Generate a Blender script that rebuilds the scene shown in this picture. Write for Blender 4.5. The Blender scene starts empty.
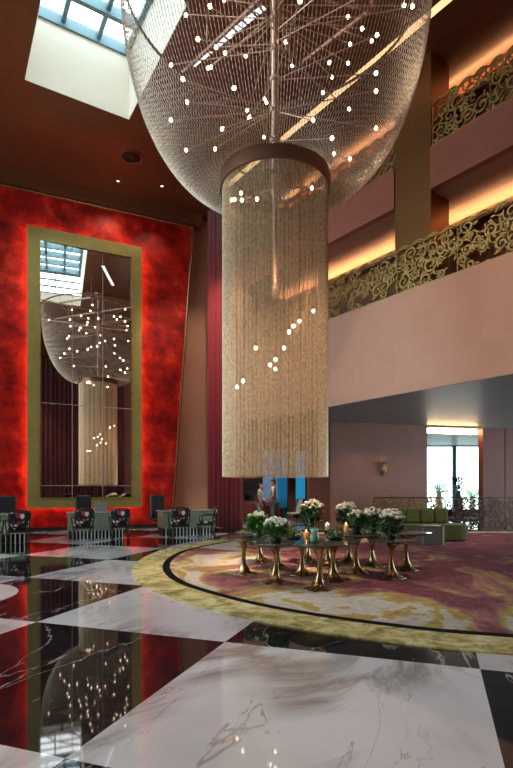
import bpy, math, random
import numpy as np
from mathutils import Vector, Matrix, Euler
R = math.radians
PI = math.pi
rng = random.Random(7)
S = bpy.context.scene
COL = S.collection
F = 513.0; CX = 256.5; HY = 489.0; HC = 1.5      # focal length in pixels, horizon row, eye height

# ------------------------------------------------------------------ mesh helper
class MB:
    def __init__(s): s.v = []; s.f = []; s.m = []; s.cur = 0
    def add(s, vs, fs, M=None):
        o = len(s.v)
        for p in vs:
            p = Vector(p)
            s.v.append(tuple(M @ p if M is not None else p))
        for f in fs: s.f.append(tuple(i + o for i in f)); s.m.append(s.cur)
        return s
    def box(s, x0, x1, y0, y1, z0, z1, M=None):
        vs = [(x, y, z) for z in (z0, z1) for y in (y0, y1) for x in (x0, x1)]
        fs = [(0,2,3,1),(4,5,7,6),(0,1,5,4),(2,6,7,3),(0,4,6,2),(1,3,7,5)]
        return s.add(vs, fs, M)
    def rbox(s, x0, x1, y0, y1, z0, z1, b, M=None):
        # box with chamfered edges
        b = min(b, (x1-x0)*.49, (y1-y0)*.49, (z1-z0)*.49)
        lv = []
        def ring(x0, x1, y0, y1, z, c):
            return [(x0+c,y0,z),(x1-c,y0,z),(x1,y0+c,z),(x1,y1-c,z),(x1-c,y1,z),(x0+c,y1,z),(x0,y1-c,z),(x0,y0+c,z)]
        k = b*.3
        lv += ring(x0+b, x1-b, y0+b, y1-b, z0, b*.6)
        lv += ring(x0+k, x1-k, y0+k, y1-k, z0+k, b*.9)
        lv += ring(x0, x1, y0, y1, z0+b, b)
        lv += ring(x0, x1, y0, y1, z1-b, b)
        lv += ring(x0+k, x1-k, y0+k, y1-k, z1-k, b*.9)
        lv += ring(x0+b, x1-b, y0+b, y1-b, z1, b*.6)
        fs = [tuple(range(7,-1,-1)), tuple(range(40,48))]
        for r in range(5):
            for i in range(8):
                j = (i+1) % 8
                fs.append((r*8+i, r*8+j, r*8+8+j, r*8+8+i))
        return s.add(lv, fs, M)
    def prism(s, pts, z0, z1, M=None):
        n = len(pts)
        vs = [(p[0], p[1], z0) for p in pts] + [(p[0], p[1], z1) for p in pts]
        fs = [tuple(range(n-1,-1,-1)), tuple(range(n, 2*n))] + [(i,(i+1)%n,n+(i+1)%n,n+i) for i in range(n)]
        return s.add(vs, fs, M)
    def lathe(s, prof, n=24, M=None, mod=None):
        vs = []; fs = []
        for k,(r, z) in enumerate(prof):
            for i in range(n):
                a = 2*PI*i/n
                rr = r*(mod(a, z) if mod else 1)
                vs.append((rr*math.cos(a), rr*math.sin(a), z))
        for k in range(len(prof)-1):
            for i in range(n):
                j = (i+1) % n
                fs.append((k*n+i, k*n+j, k*n+n+j, k*n+n+i))
        loop = tuple(prof[0]) == tuple(prof[-1])
        if prof[0][0] > 1e-5 and not loop: fs.append(tuple(range(n-1,-1,-1)))
        if prof[-1][0] > 1e-5 and not loop: fs.append(tuple(range((len(prof)-1)*n, len(prof)*n)))
        return s.add(vs, fs, M)
    def tube(s, path, r, n=6, M=None, cap=True):
        P = [Vector(p) for p in path]; m = len(P)
        rs = r if isinstance(r, (list, tuple)) else [r]*m
        vs = []; fs = []; up = None
        for k in range(m):
            t = (P[min(k+1,m-1)] - P[max(k-1,0)])
            if t.length < 1e-9: t = Vector((0,0,1))
            t.normalize()
            if up is None: up = Vector((0,0,1)) if abs(t.z) < .9 else Vector((1,0,0))
            a = t.cross(up)
            if a.length < 1e-6: a = t.orthogonal()
            a.normalize(); b = a.cross(t); up = b
            for i in range(n):
                q = 2*PI*i/n
                vs.append(P[k] + a*(rs[k]*math.cos(q)) + b*(rs[k]*math.sin(q)))
        for k in range(m-1):
            for i in range(n):
                j = (i+1) % n
                fs.append((k*n+i, k*n+j, k*n+n+j, k*n+n+i))
        if cap: fs += [tuple(range(n-1,-1,-1)), tuple(range((m-1)*n, m*n))]
        return s.add(vs, fs, M)
    def ball(s, c, r, nu=10, nv=6, sc=(1,1,1), M=None, fn=None):
        vs = []; fs = []
        for k in range(nv+1):
            p = PI*k/nv
            for i in range(nu):
                a = 2*PI*i/nu
                d = Vector((math.sin(p)*math.cos(a)*sc[0], math.sin(p)*math.sin(a)*sc[1], -math.cos(p)*sc[2]))
                q = r*(fn(a, p) if fn else 1)
                vs.append(Vector(c) + d*q)
        for k in range(nv):
            for i in range(nu):
                j = (i+1) % nu
                fs.append((k*nu+i, k*nu+j, k*nu+nu+j, k*nu+nu+i))
        return s.add(vs, fs, M)
    def ribbon(s, pts, ws, y0, y1):
        # strip in the XZ plane, thickness along y
        n = len(pts); vs = []; fs = []
        for k in range(n):
            a = pts[max(k-1,0)]; b = pts[min(k+1,n-1)]
            tx, tz = b[0]-a[0], b[1]-a[1]; L = math.hypot(tx, tz) or 1
            nx, nz = -tz/L, tx/L; w = ws[k]/2; x, z = pts[k]
            vs += [(x-nx*w, y0, z-nz*w), (x+nx*w, y0, z+nz*w), (x+nx*w, y1, z+nz*w), (x-nx*w, y1, z-nz*w)]
        for k in range(n-1):
            o = 4*k
            for i in range(4):
                j = (i+1) % 4
                fs.append((o+i, o+j, o+4+j, o+4+i))
        fs += [(3,2,1,0), tuple(4*(n-1)+i for i in range(4))]
        return s.add(vs, fs)
    def build(s, name, mat, parent=None, smooth=False, loc=None):
        me = bpy.data.meshes.new(name)
        me.from_pydata(s.v, [], s.f)
        mats = mat if isinstance(mat, (list, tuple)) else [mat]
        for m in mats: me.materials.append(m)
        if len(mats) > 1: me.polygons.foreach_set('material_index', s.m)
        if smooth: me.polygons.foreach_set('use_smooth', [True]*len(s.f))
        me.update()
        o = bpy.data.objects.new(name, me); COL.objects.link(o)
        if parent is not None: o.parent = parent
        if loc is not None: o.location = loc
        return o

def tag(o, label=None, cat=None, group=None, kind=None):
    if label: o['label'] = label
    if cat: o['category'] = cat
    if group: o['group'] = group
    if kind: o['kind'] = kind
    return o
def thing(name, label, cat, loc=(0,0,0), rz=0, group=None):
    o = bpy.data.objects.new(name, None); COL.objects.link(o)
    o.empty_display_size = .2
    o.location = loc; o.rotation_euler = (0,0,rz)
    return tag(o, label, cat, group)
def struct(o): o['kind'] = 'structure'; return o
def dup(root, loc, rz, label=None, group=None):
    r = root.copy(); COL.objects.link(r); r.location = loc; r.rotation_euler = (0,0,rz)
    if label: r['label'] = label
    if group: r['group'] = group
    for ch in list(root.children):
        c = ch.copy(); COL.objects.link(c); c.parent = r
        for g in list(ch.children):
            d = g.copy(); COL.objects.link(d); d.parent = c
    return r
def at(px, Y, z=0.0): return Vector(((px-CX)/F*Y, Y, z))
def zat(py, Y): return HC + (HY-py)/F*Y
def T(x, y, z=0, rz=0): return Matrix.Translation((x,y,z)) @ Matrix.Rotation(rz, 4, 'Z')

# ------------------------------------------------------------------ materials
def newmat(name):
    m = bpy.data.materials.new(name); m.use_nodes = True
    nt = m.node_tree; b = nt.nodes['Principled BSDF']
    return m, nt, b
def N(nt, t, **kw):
    n = nt.nodes.new(t)
    for k, v in kw.items():
        if k in n.inputs: n.inputs[k].default_value = v
        else: setattr(n, k, v)
    return n
def ramp(nt, fac, stops, interp='LINEAR'):
    n = nt.nodes.new('ShaderNodeValToRGB'); cr = n.color_ramp; cr.interpolation = interp
    while len(cr.elements) < len(stops): cr.elements.new(.5)
    for e, (p, c) in zip(cr.elements, stops): e.position = p; e.color = (*c, 1)
    nt.links.new(fac, n.inputs['Fac']); return n.outputs['Color']
def P(name, col, rough=.5, metal=0., var=0., vscale=4., bump=0., bscale=40., coat=0., spec=.5, stretch=None, sheen=0.):
    m, nt, b = newmat(name)
    b.inputs['Base Color'].default_value = (*col, 1)
    b.inputs['Roughness'].default_value = rough; b.inputs['Metallic'].default_value = metal
    b.inputs['Coat Weight'].default_value = coat; b.inputs['Coat Roughness'].default_value = .08
    b.inputs['Specular IOR Level'].default_value = spec
    if sheen: b.inputs['Sheen Weight'].default_value = sheen
    tc = N(nt, 'ShaderNodeTexCoord'); src = tc.outputs['Object']
    if stretch:
        mp = N(nt, 'ShaderNodeMapping'); mp.inputs['Scale'].default_value = stretch
        nt.links.new(src, mp.inputs['Vector']); src = mp.outputs['Vector']
    if var:
        n = N(nt, 'ShaderNodeTexNoise', Scale=vscale, Detail=5.)
        nt.links.new(src, n.inputs['Vector'])
        lo = tuple(c*(1-var) for c in col); hi = tuple(min(1, c*(1+var)) for c in col)
        nt.links.new(ramp(nt, n.outputs['Fac'], [(.3, lo), (.7, hi)]), b.inputs['Base Color'])
    if bump:
        n2 = N(nt, 'ShaderNodeTexNoise', Scale=bscale, Detail=3.)
        nt.links.new(src, n2.inputs['Vector'])
        bp = N(nt, 'ShaderNodeBump', Strength=bump, Distance=.02)
        nt.links.new(n2.outputs['Fac'], bp.inputs['Height']); nt.links.new(bp.outputs['Normal'], b.inputs['Normal'])
    return m
def EM(name, col, strength):
    m, nt, b = newmat(name)
    b.inputs['Base Color'].default_value = (*col, 1)
    b.inputs['Emission Color'].default_value = (*col, 1); b.inputs['Emission Strength'].default_value = strength
    return m
def PANE(name, tint, gloss=.12):
    m = bpy.data.materials.new(name); m.use_nodes = True; nt = m.node_tree; nt.nodes.clear()
    out = N(nt, 'ShaderNodeOutputMaterial'); mix = N(nt, 'ShaderNodeMixShader'); mix.inputs[0].default_value = gloss
    t = N(nt, 'ShaderNodeBsdfTransparent'); t.inputs['Color'].default_value = (*tint, 1)
    g = N(nt, 'ShaderNodeBsdfGlossy'); g.inputs['Roughness'].default_value = .03
    nt.links.new(t.outputs[0], mix.inputs[1]); nt.links.new(g.outputs[0], mix.inputs[2]); nt.links.new(mix.outputs[0], out.inputs[0])
    return m

TILE = 2.3; PHI = R(19.19)
def floor_mat():
    m, nt, b = newmat('polished_marble_checker'); L = nt.links.new
    tc = N(nt, 'ShaderNodeTexCoord')
    mp = N(nt, 'ShaderNodeMapping')
    mp.inputs['Scale'].default_value = (1/TILE,)*3; mp.inputs['Rotation'].default_value = (0,0,PHI)
    mp.inputs['Location'].default_value = (.8456, -2.0214, .5)
    L(tc.outputs['Object'], mp.inputs['Vector'])
    ck = N(nt, 'ShaderNodeTexChecker', Scale=1.0)
    ck.inputs['Color1'].default_value = (0,0,0,1); ck.inputs['Color2'].default_value = (1,1,1,1)
    L(mp.outputs['Vector'], ck.inputs['Vector'])
    fl = N(nt, 'ShaderNodeVectorMath', operation='FLOOR'); L(mp.outputs['Vector'], fl.inputs[0])
    ad = N(nt, 'ShaderNodeVectorMath', operation='MULTIPLY_ADD'); L(fl.outputs[0], ad.inputs[0])
    ad.inputs[1].default_value = (7.3, 3.7, 5.1); L(mp.outputs['Vector'], ad.inputs[2])
    def veins(scale, width, dist, rotz, sc=(1,1,1)):
        mq = N(nt, 'ShaderNodeMapping'); mq.inputs['Rotation'].default_value = (0,0,rotz); mq.inputs['Scale'].default_value = sc
        L(ad.outputs[0], mq.inputs['Vector'])
        n = N(nt, 'ShaderNodeTexNoise', Scale=scale, Detail=9., Roughness=.55, Distortion=dist)
        L(mq.outputs['Vector'], n.inputs['Vector'])
        s1 = N(nt, 'ShaderNodeMath', operation='SUBTRACT'); L(n.outputs['Fac'], s1.inputs[0]); s1.inputs[1].default_value = .5
        a = N(nt, 'ShaderNodeMath', operation='ABSOLUTE'); L(s1.outputs[0], a.inputs[0])
        mr = N(nt, 'ShaderNodeMapRange'); mr.inputs['From Min'].default_value = 0; mr.inputs['From Max'].default_value = width
        mr.inputs['To Min'].default_value = 1; mr.inputs['To Max'].default_value = 0; L(a.outputs[0], mr.inputs['Value'])
        g = N(nt, 'ShaderNodeTexNoise', Scale=scale*1.3, Detail=2.); L(ad.outputs[0], g.inputs['Vector'])
        g2 = N(nt, 'ShaderNodeMapRange'); g2.inputs['From Min'].default_value = .38; g2.inputs['From Max'].default_value = .6
        L(g.outputs['Fac'], g2.inputs['Value'])
        mu = N(nt, 'ShaderNodeMath', operation='MULTIPLY'); L(mr.outputs[0], mu.inputs[0]); L(g2.outputs[0], mu.inputs[1])
        return mu.outputs[0]
    def mixc(fac, c1, c2):
        x = N(nt, 'ShaderNodeMix', data_type='RGBA')
        for i, c in ((6, c1), (7, c2)):
            if isinstance(c, tuple): x.inputs[i].default_value = (*c, 1)
            else: L(c, x.inputs[i])
        L(fac, x.inputs[0]); return x.outputs[2]
    cl = N(nt, 'ShaderNodeTexNoise', Scale=1.6, Detail=6.); L(ad.outputs[0], cl.inputs['Vector'])
    white = ramp(nt, cl.outputs['Fac'], [(.3, (.57,.58,.62)), (.6, (.70,.71,.76))])
    white = mixc(veins(1.3, .06, 1.3, .9, (1,.42,1)), white, (.30,.27,.27))
    white = mixc(veins(3.5, .012, 1.5, .4, (1,.4,1)), white, (.36,.31,.29))
    black = ramp(nt, cl.outputs['Fac'], [(.3, (.006,.006,.008)), (.7, (.017,.016,.018))])
    black = mixc(veins(1.6, .006, .8, -.5, (1,.35,1)), black, (.45,.43,.42))
    L(mixc(ck.outputs['Fac'], black, white), b.inputs['Base Color'])
    b.inputs['Roughness'].default_value = .035; b.inputs['IOR'].default_value = 1.62
    return m

def rug_mats():
    # inner field
    m, nt, b = newmat('wool_field'); L = nt.links.new
    tc = N(nt, 'ShaderNodeTexCoord')
    n = N(nt, 'ShaderNodeTexNoise', Scale=.62, Detail=9., Roughness=.63, Distortion=.9); 
    mp = N(nt, 'ShaderNodeMapping'); mp.inputs['Location'].default_value = (3.3, 1.2, 0); mp.inputs['Scale'].default_value = (1, .8, 1)
    L(tc.outputs['Object'], mp.inputs['Vector']); L(mp.outputs['Vector'], n.inputs['Vector'])
    # more white towards the near rim, more magenta over the far side (part of the woven design)
    sep = N(nt, 'ShaderNodeSeparateXYZ'); L(tc.outputs['Object'], sep.inputs[0])
    mr = N(nt, 'ShaderNodeMapRange'); mr.inputs['From Min'].default_value = 5.2; mr.inputs['From Max'].default_value = 12.
    mr.inputs['To Min'].default_value = -.06; mr.inputs['To Max'].default_value = .05
    L(sep.outputs['Y'], mr.inputs['Value'])
    mx = N(nt, 'ShaderNodeMapRange'); mx.inputs['From Min'].default_value = -2.5; mx.inputs['From Max'].default_value = 4.
    mx.inputs['To Min'].default_value = -.075; mx.inputs['To Max'].default_value = .05
    L(sep.outputs['X'], mx.inputs['Value'])
    a1 = N(nt, 'ShaderNodeMath', operation='ADD'); L(mr.outputs[0], a1.inputs[0]); L(mx.outputs[0], a1.inputs[1])
    a2 = N(nt, 'ShaderNodeMath', operation='ADD'); L(n.outputs['Fac'], a2.inputs[0]); L(a1.outputs[0], a2.inputs[1])
    c = ramp(nt, a2.outputs[0], [(.36,(.46,.43,.40)),(.425,(.52,.49,.46)),(.435,(.42,.34,.10)),(.475,(.38,.27,.10)),(.487,(.35,.17,.165)),(.54,(.25,.10,.11)),(.58,(.15,.055,.068)),(.62,(.23,.07,.095)),(.8,(.30,.065,.105))])
    f = N(nt, 'ShaderNodeTexNoise', Scale=9., Detail=6., Roughness=.7); L(tc.outputs['Object'], f.inputs['Vector'])
    g = ramp(nt, f.outputs['Fac'], [(.3,(.72,.70,.68)),(.7,(1.15,1.12,1.1))])
    mu = N(nt, 'ShaderNodeMix', data_type='RGBA', blend_type='MULTIPLY'); mu.inputs[0].default_value = 1
    L(c, mu.inputs[6]); L(g, mu.inputs[7]); L(mu.outputs[2], b.inputs['Base Color'])
    b.inputs['Roughness'].default_value = .95; b.inputs['Specular IOR Level'].default_value = .1
    # gold border
    m2, nt, b = newmat('wool_border'); L = nt.links.new
    tc = N(nt, 'ShaderNodeTexCoord'); n = N(nt, 'ShaderNodeTexNoise', Scale=3.2, Detail=9., Roughness=.75, Distortion=.8)
    L(tc.outputs['Object'], n.inputs['Vector'])
    L(ramp(nt, n.outputs['Fac'], [(.36,(.16,.12,.035)),(.46,(.36,.29,.09)),(.54,(.56,.49,.22)),(.64,(.68,.64,.45))]), b.inputs['Base Color'])
    b.inputs['Roughness'].default_value = .95
    return m, m2

def panel_mat():
    m, nt, b = newmat('red_lacquer'); L = nt.links.new
    tc = N(nt, 'ShaderNodeTexCoord'); n = N(nt, 'ShaderNodeTexNoise', Scale=1.1, Detail=10., Roughness=.68)
    L(tc.outputs['Object'], n.inputs['Vector'])
    L(ramp(nt, n.outputs['Fac'], [(.36,(.11,.0,.0)),(.52,(.37,.006,.003)),(.66,(.72,.045,.014))]), b.inputs['Base Color'])
    b.inputs['Roughness'].default_value = .42; b.inputs['Specular IOR Level'].default_value = .3
    return m
def floral_mat():
    m, nt, b = newmat('floral_upholstery'); L = nt.links.new
    tc = N(nt, 'ShaderNodeTexCoord'); mp = N(nt, 'ShaderNodeMapping'); mp.inputs['Location'].default_value = (.31,.2,.43)
    L(tc.outputs['Object'], mp.inputs['Vector'])
    v = N(nt, 'ShaderNodeTexVoronoi', Scale=6.); L(mp.outputs['Vector'], v.inputs['Vector'])
    w = N(nt, 'ShaderNodeTexNoise', Scale=16., Detail=3.); L(mp.outputs['Vector'], w.inputs['Vector'])
    ad = N(nt, 'ShaderNodeMath', operation='MULTIPLY_ADD'); L(w.outputs['Fac'], ad.inputs[0]); ad.inputs[1].default_value = .45; L(v.outputs['Distance'], ad.inputs[2])
    sp = N(nt, 'ShaderNodeSeparateColor'); L(v.outputs['Color'], sp.inputs[0])
    fc = ramp(nt, sp.outputs[0], [(0,(.85,.81,.78)),(.62,(.85,.81,.78)),(.63,(.45,.05,.05)),(.78,(.45,.05,.05)),(.79,(.10,.16,.13))], 'CONSTANT')
    mk = ramp(nt, ad.outputs[0], [(.60,(1,1,1)),(.66,(0,0,0))])
    x = N(nt, 'ShaderNodeMix', data_type='RGBA'); L(mk, x.inputs[0]); x.inputs[6].default_value = (.010,.012,.016,1); L(fc, x.inputs[7])
    L(x.outputs[2], b.inputs['Base Color']); b.inputs['Roughness'].default_value = .7
    return m
def leaf_panel_mat():
    # large squares of faintly varying copper-pink leaf
    m, nt, b = newmat('pink_copper_leaf'); L = nt.links.new
    tc = N(nt, 'ShaderNodeTexCoord'); mp = N(nt, 'ShaderNodeMapping'); mp.inputs['Rotation'].default_value = (PI/2,0,0)
    L(tc.outputs['Object'], mp.inputs['Vector'])
    br = N(nt, 'ShaderNodeTexBrick', Scale=1.0); br.offset = 0
    br.inputs['Color1'].default_value = (.52,.275,.20,1); br.inputs['Color2'].default_value = (.545,.295,.212,1); br.inputs['Mortar'].default_value = (.51,.27,.195,1)
    br.inputs['Mortar Size'].default_value = .004; br.inputs['Brick Width'].default_value = .6; br.inputs['Row Height'].default_value = .6
    L(mp.outputs['Vector'], br.inputs['Vector']); L(br.outputs['Color'], b.inputs['Base Color'])
    b.inputs['Roughness'].default_value = .48; b.inputs['Metallic'].default_value = .25
    return m

M = {}
M['floor'] = floor_mat(); M['field'], M['border'] = rug_mats(); M['redpanel'] = panel_mat()
M['floral'] = floral_mat(); M['leafpink'] = leaf_panel_mat()
M['rugline'] = P('rug_dark_line', (.008,.008,.010), .95, spec=.05)
M['ceil'] = P('copper_brown_lacquer', (.165,.052,.022), .32, .15, var=.25, vscale=.25)
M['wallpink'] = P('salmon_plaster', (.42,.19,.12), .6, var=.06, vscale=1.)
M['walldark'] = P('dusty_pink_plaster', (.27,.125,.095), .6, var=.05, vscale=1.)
M['fascia2'] = P('rose_plaster', (.36,.115,.075), .55, var=.06, vscale=.8)
M['soffit'] = P('grey_soffit_plaster', (.21,.235,.245), .45, var=.05, vscale=.5)
M['gallery'] = P('warm_soffit_plaster', (.42,.24,.18), .55)
M['cream'] = P('cream_plaster', (.80,.71,.58), .7, var=.04, vscale=.7)
M['column'] = P('brushed_copper_cladding', (.23,.105,.036), .38, .6, var=.12, vscale=.9, stretch=(1,1,.5))
M['wood'] = P('dark_red_wood', (.11,.03,.015), .4, var=.25, vscale=3, stretch=(8,8,.6))
M['gold'] = P('antique_gold_leaf', (.46,.33,.12), .38, .85, var=.25, vscale=5)
M['goldframe'] = P('satin_gold_frame', (.42,.33,.10), .42, .55, var=.12, vscale=1.2)
M['bronze'] = P('polished_bronze', (.46,.32,.16), .27, .95, var=.2, vscale=8)
M['darkbronze'] = P('dark_bronze', (.07,.045,.035), .35, .6)
M['copperband'] = P('brown_copper_band', (.26,.13,.085), .35, .7)
M['chain'] = P('champagne_chain', (.84,.56,.42), .30, .45, var=.5, vscale=26, stretch=(1,1,.7))  # colour noise stands in for the sparkle of the links
M['warmchain'] = P('warm_lit_chain', (.95,.55,.34), .32, .25, var=.5, vscale=26, stretch=(1,1,.7))  # same chain, with warm bulb light and link sparkle put into the colour
M['rod'] = P('chandelier_rod_copper', (.52,.33,.23), .35, .75)
M['bulb'] = EM('lit_bulb', (1.,.72,.50), 14)
M['cove'] = EM('warm_cove_strip', (1.,.60,.27), 26)
M['slot'] = EM('soft_light_slot', (1.,.60,.30), 1.1)
M['gallerywall'] = P('brown_gallery_plaster', (.22,.10,.06), .6)
M['halo'] = EM('warm_halo_strip', (1.,.50,.24), 22)
M['led'] = EM('cool_linear_diffuser', (.90,.93,1.), 1.2)
M['spotlens'] = EM('downlight_lens', (1.,.85,.65), 2.5)
M['flame'] = EM('candle_flame', (1.,.55,.2), 7)
M['mirror'] = P('silvered_glass', (.86,.85,.83), .0, 1.)
M['seam'] = P('mirror_seam', (.60,.55,.48), .4, .3)
M['black'] = P('black_plinth', (.01,.008,.008), .4)
M['curtain'] = P('crimson_velvet', (.36,.025,.035), .85, sheen=.3)
M['curtain2'] = P('maroon_velvet', (.15,.02,.02), .85, sheen=.3)
M['deskmetal'] = P('verdigris_metal', (.25,.30,.20), .34, .4, var=.2, vscale=6, stretch=(8,8,.8))
M['desktop'] = P('desk_pale_top', (.40,.42,.36), .25, .3)
M['slat'] = P('polished_steel_slat', (.50,.55,.47), .3, .4)
M['blackwood'] = P('ebonised_wood', (.022,.012,.010), .3, coat=.4)
M['leather'] = P('black_leather', (.012,.014,.02), .45)
M['laptop'] = P('brushed_aluminium', (.42,.46,.48), .35, .6)
M['screen'] = P('screen_black', (.01,.01,.012), .1)
M['tabletop'] = P('dark_polished_stone', (.06,.07,.06), .16, .2, var=.5, vscale=5)
M['leaf1'] = P('deep_green_leaf', (.07,.145,.05), .5, var=.5, vscale=9)
M['leaf2'] = P('fresh_green_leaf', (.10,.27,.05), .5, var=.4, vscale=9)
M['leaf3'] = P('olive_moss', (.10,.095,.04), .8, var=.5, vscale=14)
M['petal'] = P('ivory_petal', (.90,.85,.76), .6, var=.08, vscale=20)
M['petalw'] = P('white_petal', (.92,.92,.88), .6, var=.06, vscale=20)
M['vase'] = P('dark_vase_glass', (.03,.05,.04), .08, .0, coat=.6)
M['greenglass'] = P('green_glass', (.22,.42,.30), .08, coat=.6)
M['wax'] = P('amber_candle_glass', (.75,.35,.10), .3)
M['sofa'] = P('olive_velvet', (.072,.082,.022), .85, var=.15, vscale=6, sheen=.08, spec=.2)
M['steel'] = P('brushed_steel', (.20,.21,.21), .4, .6)
M['mullion'] = P('slate_blue_metal', (.16,.26,.33), .5)
M['louver'] = P('teal_grey_metal', (.12,.21,.24), .45)
M['pane'] = PANE('clear_pane', (.86,.95,.97), .08)
M['tealsheer'] = PANE('teal_sheer', (.055,.19,.25), .08)
M['lilacpane'] = PANE('frosted_lilac_pane', (.13,.16,.20), .08)
M['palm'] = P('palm_green', (.16,.30,.16), .6, var=.3, vscale=3)
M['trunk'] = P('palm_trunk', (.16,.11,.07), .9, var=.3, vscale=8)
M['ground'] = P('pale_terrace_stone', (.55,.56,.52), .9, var=.1, vscale=2)
M['skin'] = P('skin', (.42,.23,.15), .55)
M['hair'] = P('dark_hair', (.012,.009,.008), .5)
M['shirt'] = P('beige_cotton', (.46,.42,.33), .8)
M['trouser'] = P('grey_trouser', (.13,.14,.16), .8)
M['dress'] = P('pale_blue_cotton', (.36,.40,.46), .8)
M['shoe'] = P('black_shoe', (.012,.012,.012), .4)
M['armred'] = P('dark_red_upholstery', (.12,.025,.022), .75)
M['paleseat'] = P('pale_grey_upholstery', (.55,.58,.62), .7)
M['loungewall'] = P('grey_lilac_wall', (.30,.29,.31), .7)
M['marblewhite'] = P('white_marble_inlay', (.72,.71,.72), .05, var=.05, vscale=2)

# ------------------------------------------------------------------ frames
WA = R(25.03); P0 = Vector((-6.4, 18.7, 0))          # red-panel wall: local x along it, local y behind it
MW = Matrix.Translation(P0) @ Matrix.Rotation(WA, 4, 'Z')
BA = R(-52.93); B0 = Vector((2.2, 15.5, 0))          # balcony edge: local x towards the viewer's side, local y inwards
MBAL = Matrix.Translation(B0) @ Matrix.Rotation(BA, 4, 'Z')
ZC = 12.5

def place(o, Mx):
    o.matrix_world = Mx; return o

# ------------------------------------------------------------------ room shell
mb = MB(); mb.box(-14, 15, -6.2, 31, -.2, 0); struct(mb.build('floor', M['floor']))

mb = MB()                                              # ceiling with the skylight opening
MSK = MW @ Matrix.Translation((-1.93, -4.52, 0)) @ Matrix.Rotation(R(6.5), 4, 'Z')     # the skylight sits slightly askew of the wall
sx0, sx1, sy0, sy1 = 0, 2.86, -9.2, 0
mb.box(-14, sx0, -28, 11, ZC, ZC+.15); mb.box(sx1, 25, -28, 11, ZC, ZC+.15)
mb.box(sx0, sx1, -28, sy0, ZC, ZC+.15); mb.box(sx0, sx1, sy1, 11, ZC, ZC+.15)
place(struct(mb.build('ceiling', M['ceil'])), MSK)
mb = MB(); mb.box(-8.2, 4.6, -.12, .3, 12.02, ZC); place(struct(mb.build('beam_ceiling', M['ceil'])), MW)
mb = MB(); zt = 14.45                                  # cream well above the opening
mb.box(sx0-.15, sx0, sy0-.15, sy1+.15, ZC+.15, zt); mb.box(sx1, sx1+.15, sy0-.15, sy1+.15, ZC+.15, zt)
mb.box(sx0, sx1, sy0-.15, sy0, ZC+.15, ZC+.55); mb.box(sx0, sx1, sy1, sy1+.15, ZC+.15, zt)
# inner lining of the slab edge
mb.box(sx0, sx0+.012, sy0, sy1, ZC, ZC+.15); mb.box(sx1-.012, sx1, sy0, sy1, ZC, ZC+.15)
mb.box(sx0, sx1, sy1-.012, sy1, ZC, ZC+.15); mb.box(sx0, sx1, sy0, sy0+.012, ZC, ZC+.15)
place(struct(mb.build('trim_1', M['cream'])), MSK)
sk = bpy.data.objects.new('window_1', None); COL.objects.link(sk); struct(sk); place(sk, MSK)
mb = MB()
for x in (sx0+.06, sx0+.98, sx0+1.95, sx1-.06): mb.box(x-.06, x+.06, sy0, sy1, zt, zt+.16)
y = sy0
while y <= sy1+.01:
    mb.box(sx0, sx1, y-.07, y+.07, zt-.1, zt+.2); y += (sy1-sy0)/9
for z in (13.1, 13.5, 13.9, 14.3): mb.box(sx0, sx1, sy0-.12, sy0-.02, z-.04, z+.04)
mb.box((sx0+sx1)/2-.04, (sx0+sx1)/2+.04, sy0-.12, sy0-.02, 13.05, zt)
struct(mb.build('window_frame', M['louver'], sk))
mb = MB(); mb.box(sx0, sx1, sy0, sy1, zt+.22, zt+.24); struct(mb.build('window_glass', M['pane'], sk))

mb = MB(); mb.box(-8.2, 5.6, .3, .55, 0, 4); mb.box(-8.2, 8.4, .3, .55, 4, ZC)
place(struct(mb.build('wall_left', M['wallpink'])), MW)
# outer side wall with tall windows, and the wall behind the viewer
mb = MB()
mb.box(-13.2, -12.9, -6, 0, 0, ZC); mb.box(-13.2, -12.9, 12, 16.5, 0, ZC)
mb.box(-13.2, -12.9, 0, 12, 0, 2); mb.box(-13.2, -12.9, 0, 12, 11, ZC)
struct(mb.build('wall_side', M['wallpink']))
w2 = bpy.data.objects.new('window_2', None); COL.objects.link(w2); struct(w2)
mb = MB()
for k in range(6): mb.box(-13.1, -12.95, k*2.4-.06, k*2.4+.06, 2, 11)
for z in (2.06, 6.5, 10.94): mb.box(-13.1, -12.95, 0, 12, z-.06, z+.06)
struct(mb.build('window_frame', M['louver'], w2))
mb = MB(); mb.box(-13.04, -13.02, 0, 12, 2, 11); struct(mb.build('window_glass', M['pane'], w2))
mb = MB(); mb.box(-13.2, 15, -6.3, -6, 0, ZC); struct(mb.build('wall_back', M['fascia2']))
mb = MB(); mb.box(14.7, 15, -6, 8.5, 0, ZC); mb.box(14.7, 15, 19.5, 31, 0, ZC); mb.box(14.7, 15, 8.5, 19.5, 0, .4); mb.box(14.7, 15, 8.5, 19.5, 3.7, ZC)
struct(mb.build('wall_right', M['fascia2']))
w6 = bpy.data.objects.new('added_window_6', None); COL.objects.link(w6); struct(w6); mb = MB()  # added unseen window, brings daylight in under the balcony
for k in range(6): mb.box(14.75, 14.9, 8.5+k*2.2-.05, 8.5+k*2.2+.05, .4, 3.7)
struct(mb.build('window_frame', M['mullion'], w6)); mb = MB(); mb.box(14.84, 14.86, 8.5, 19.5, .4, 3.7); struct(mb.build('window_glass', M['pane'], w6))

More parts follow.
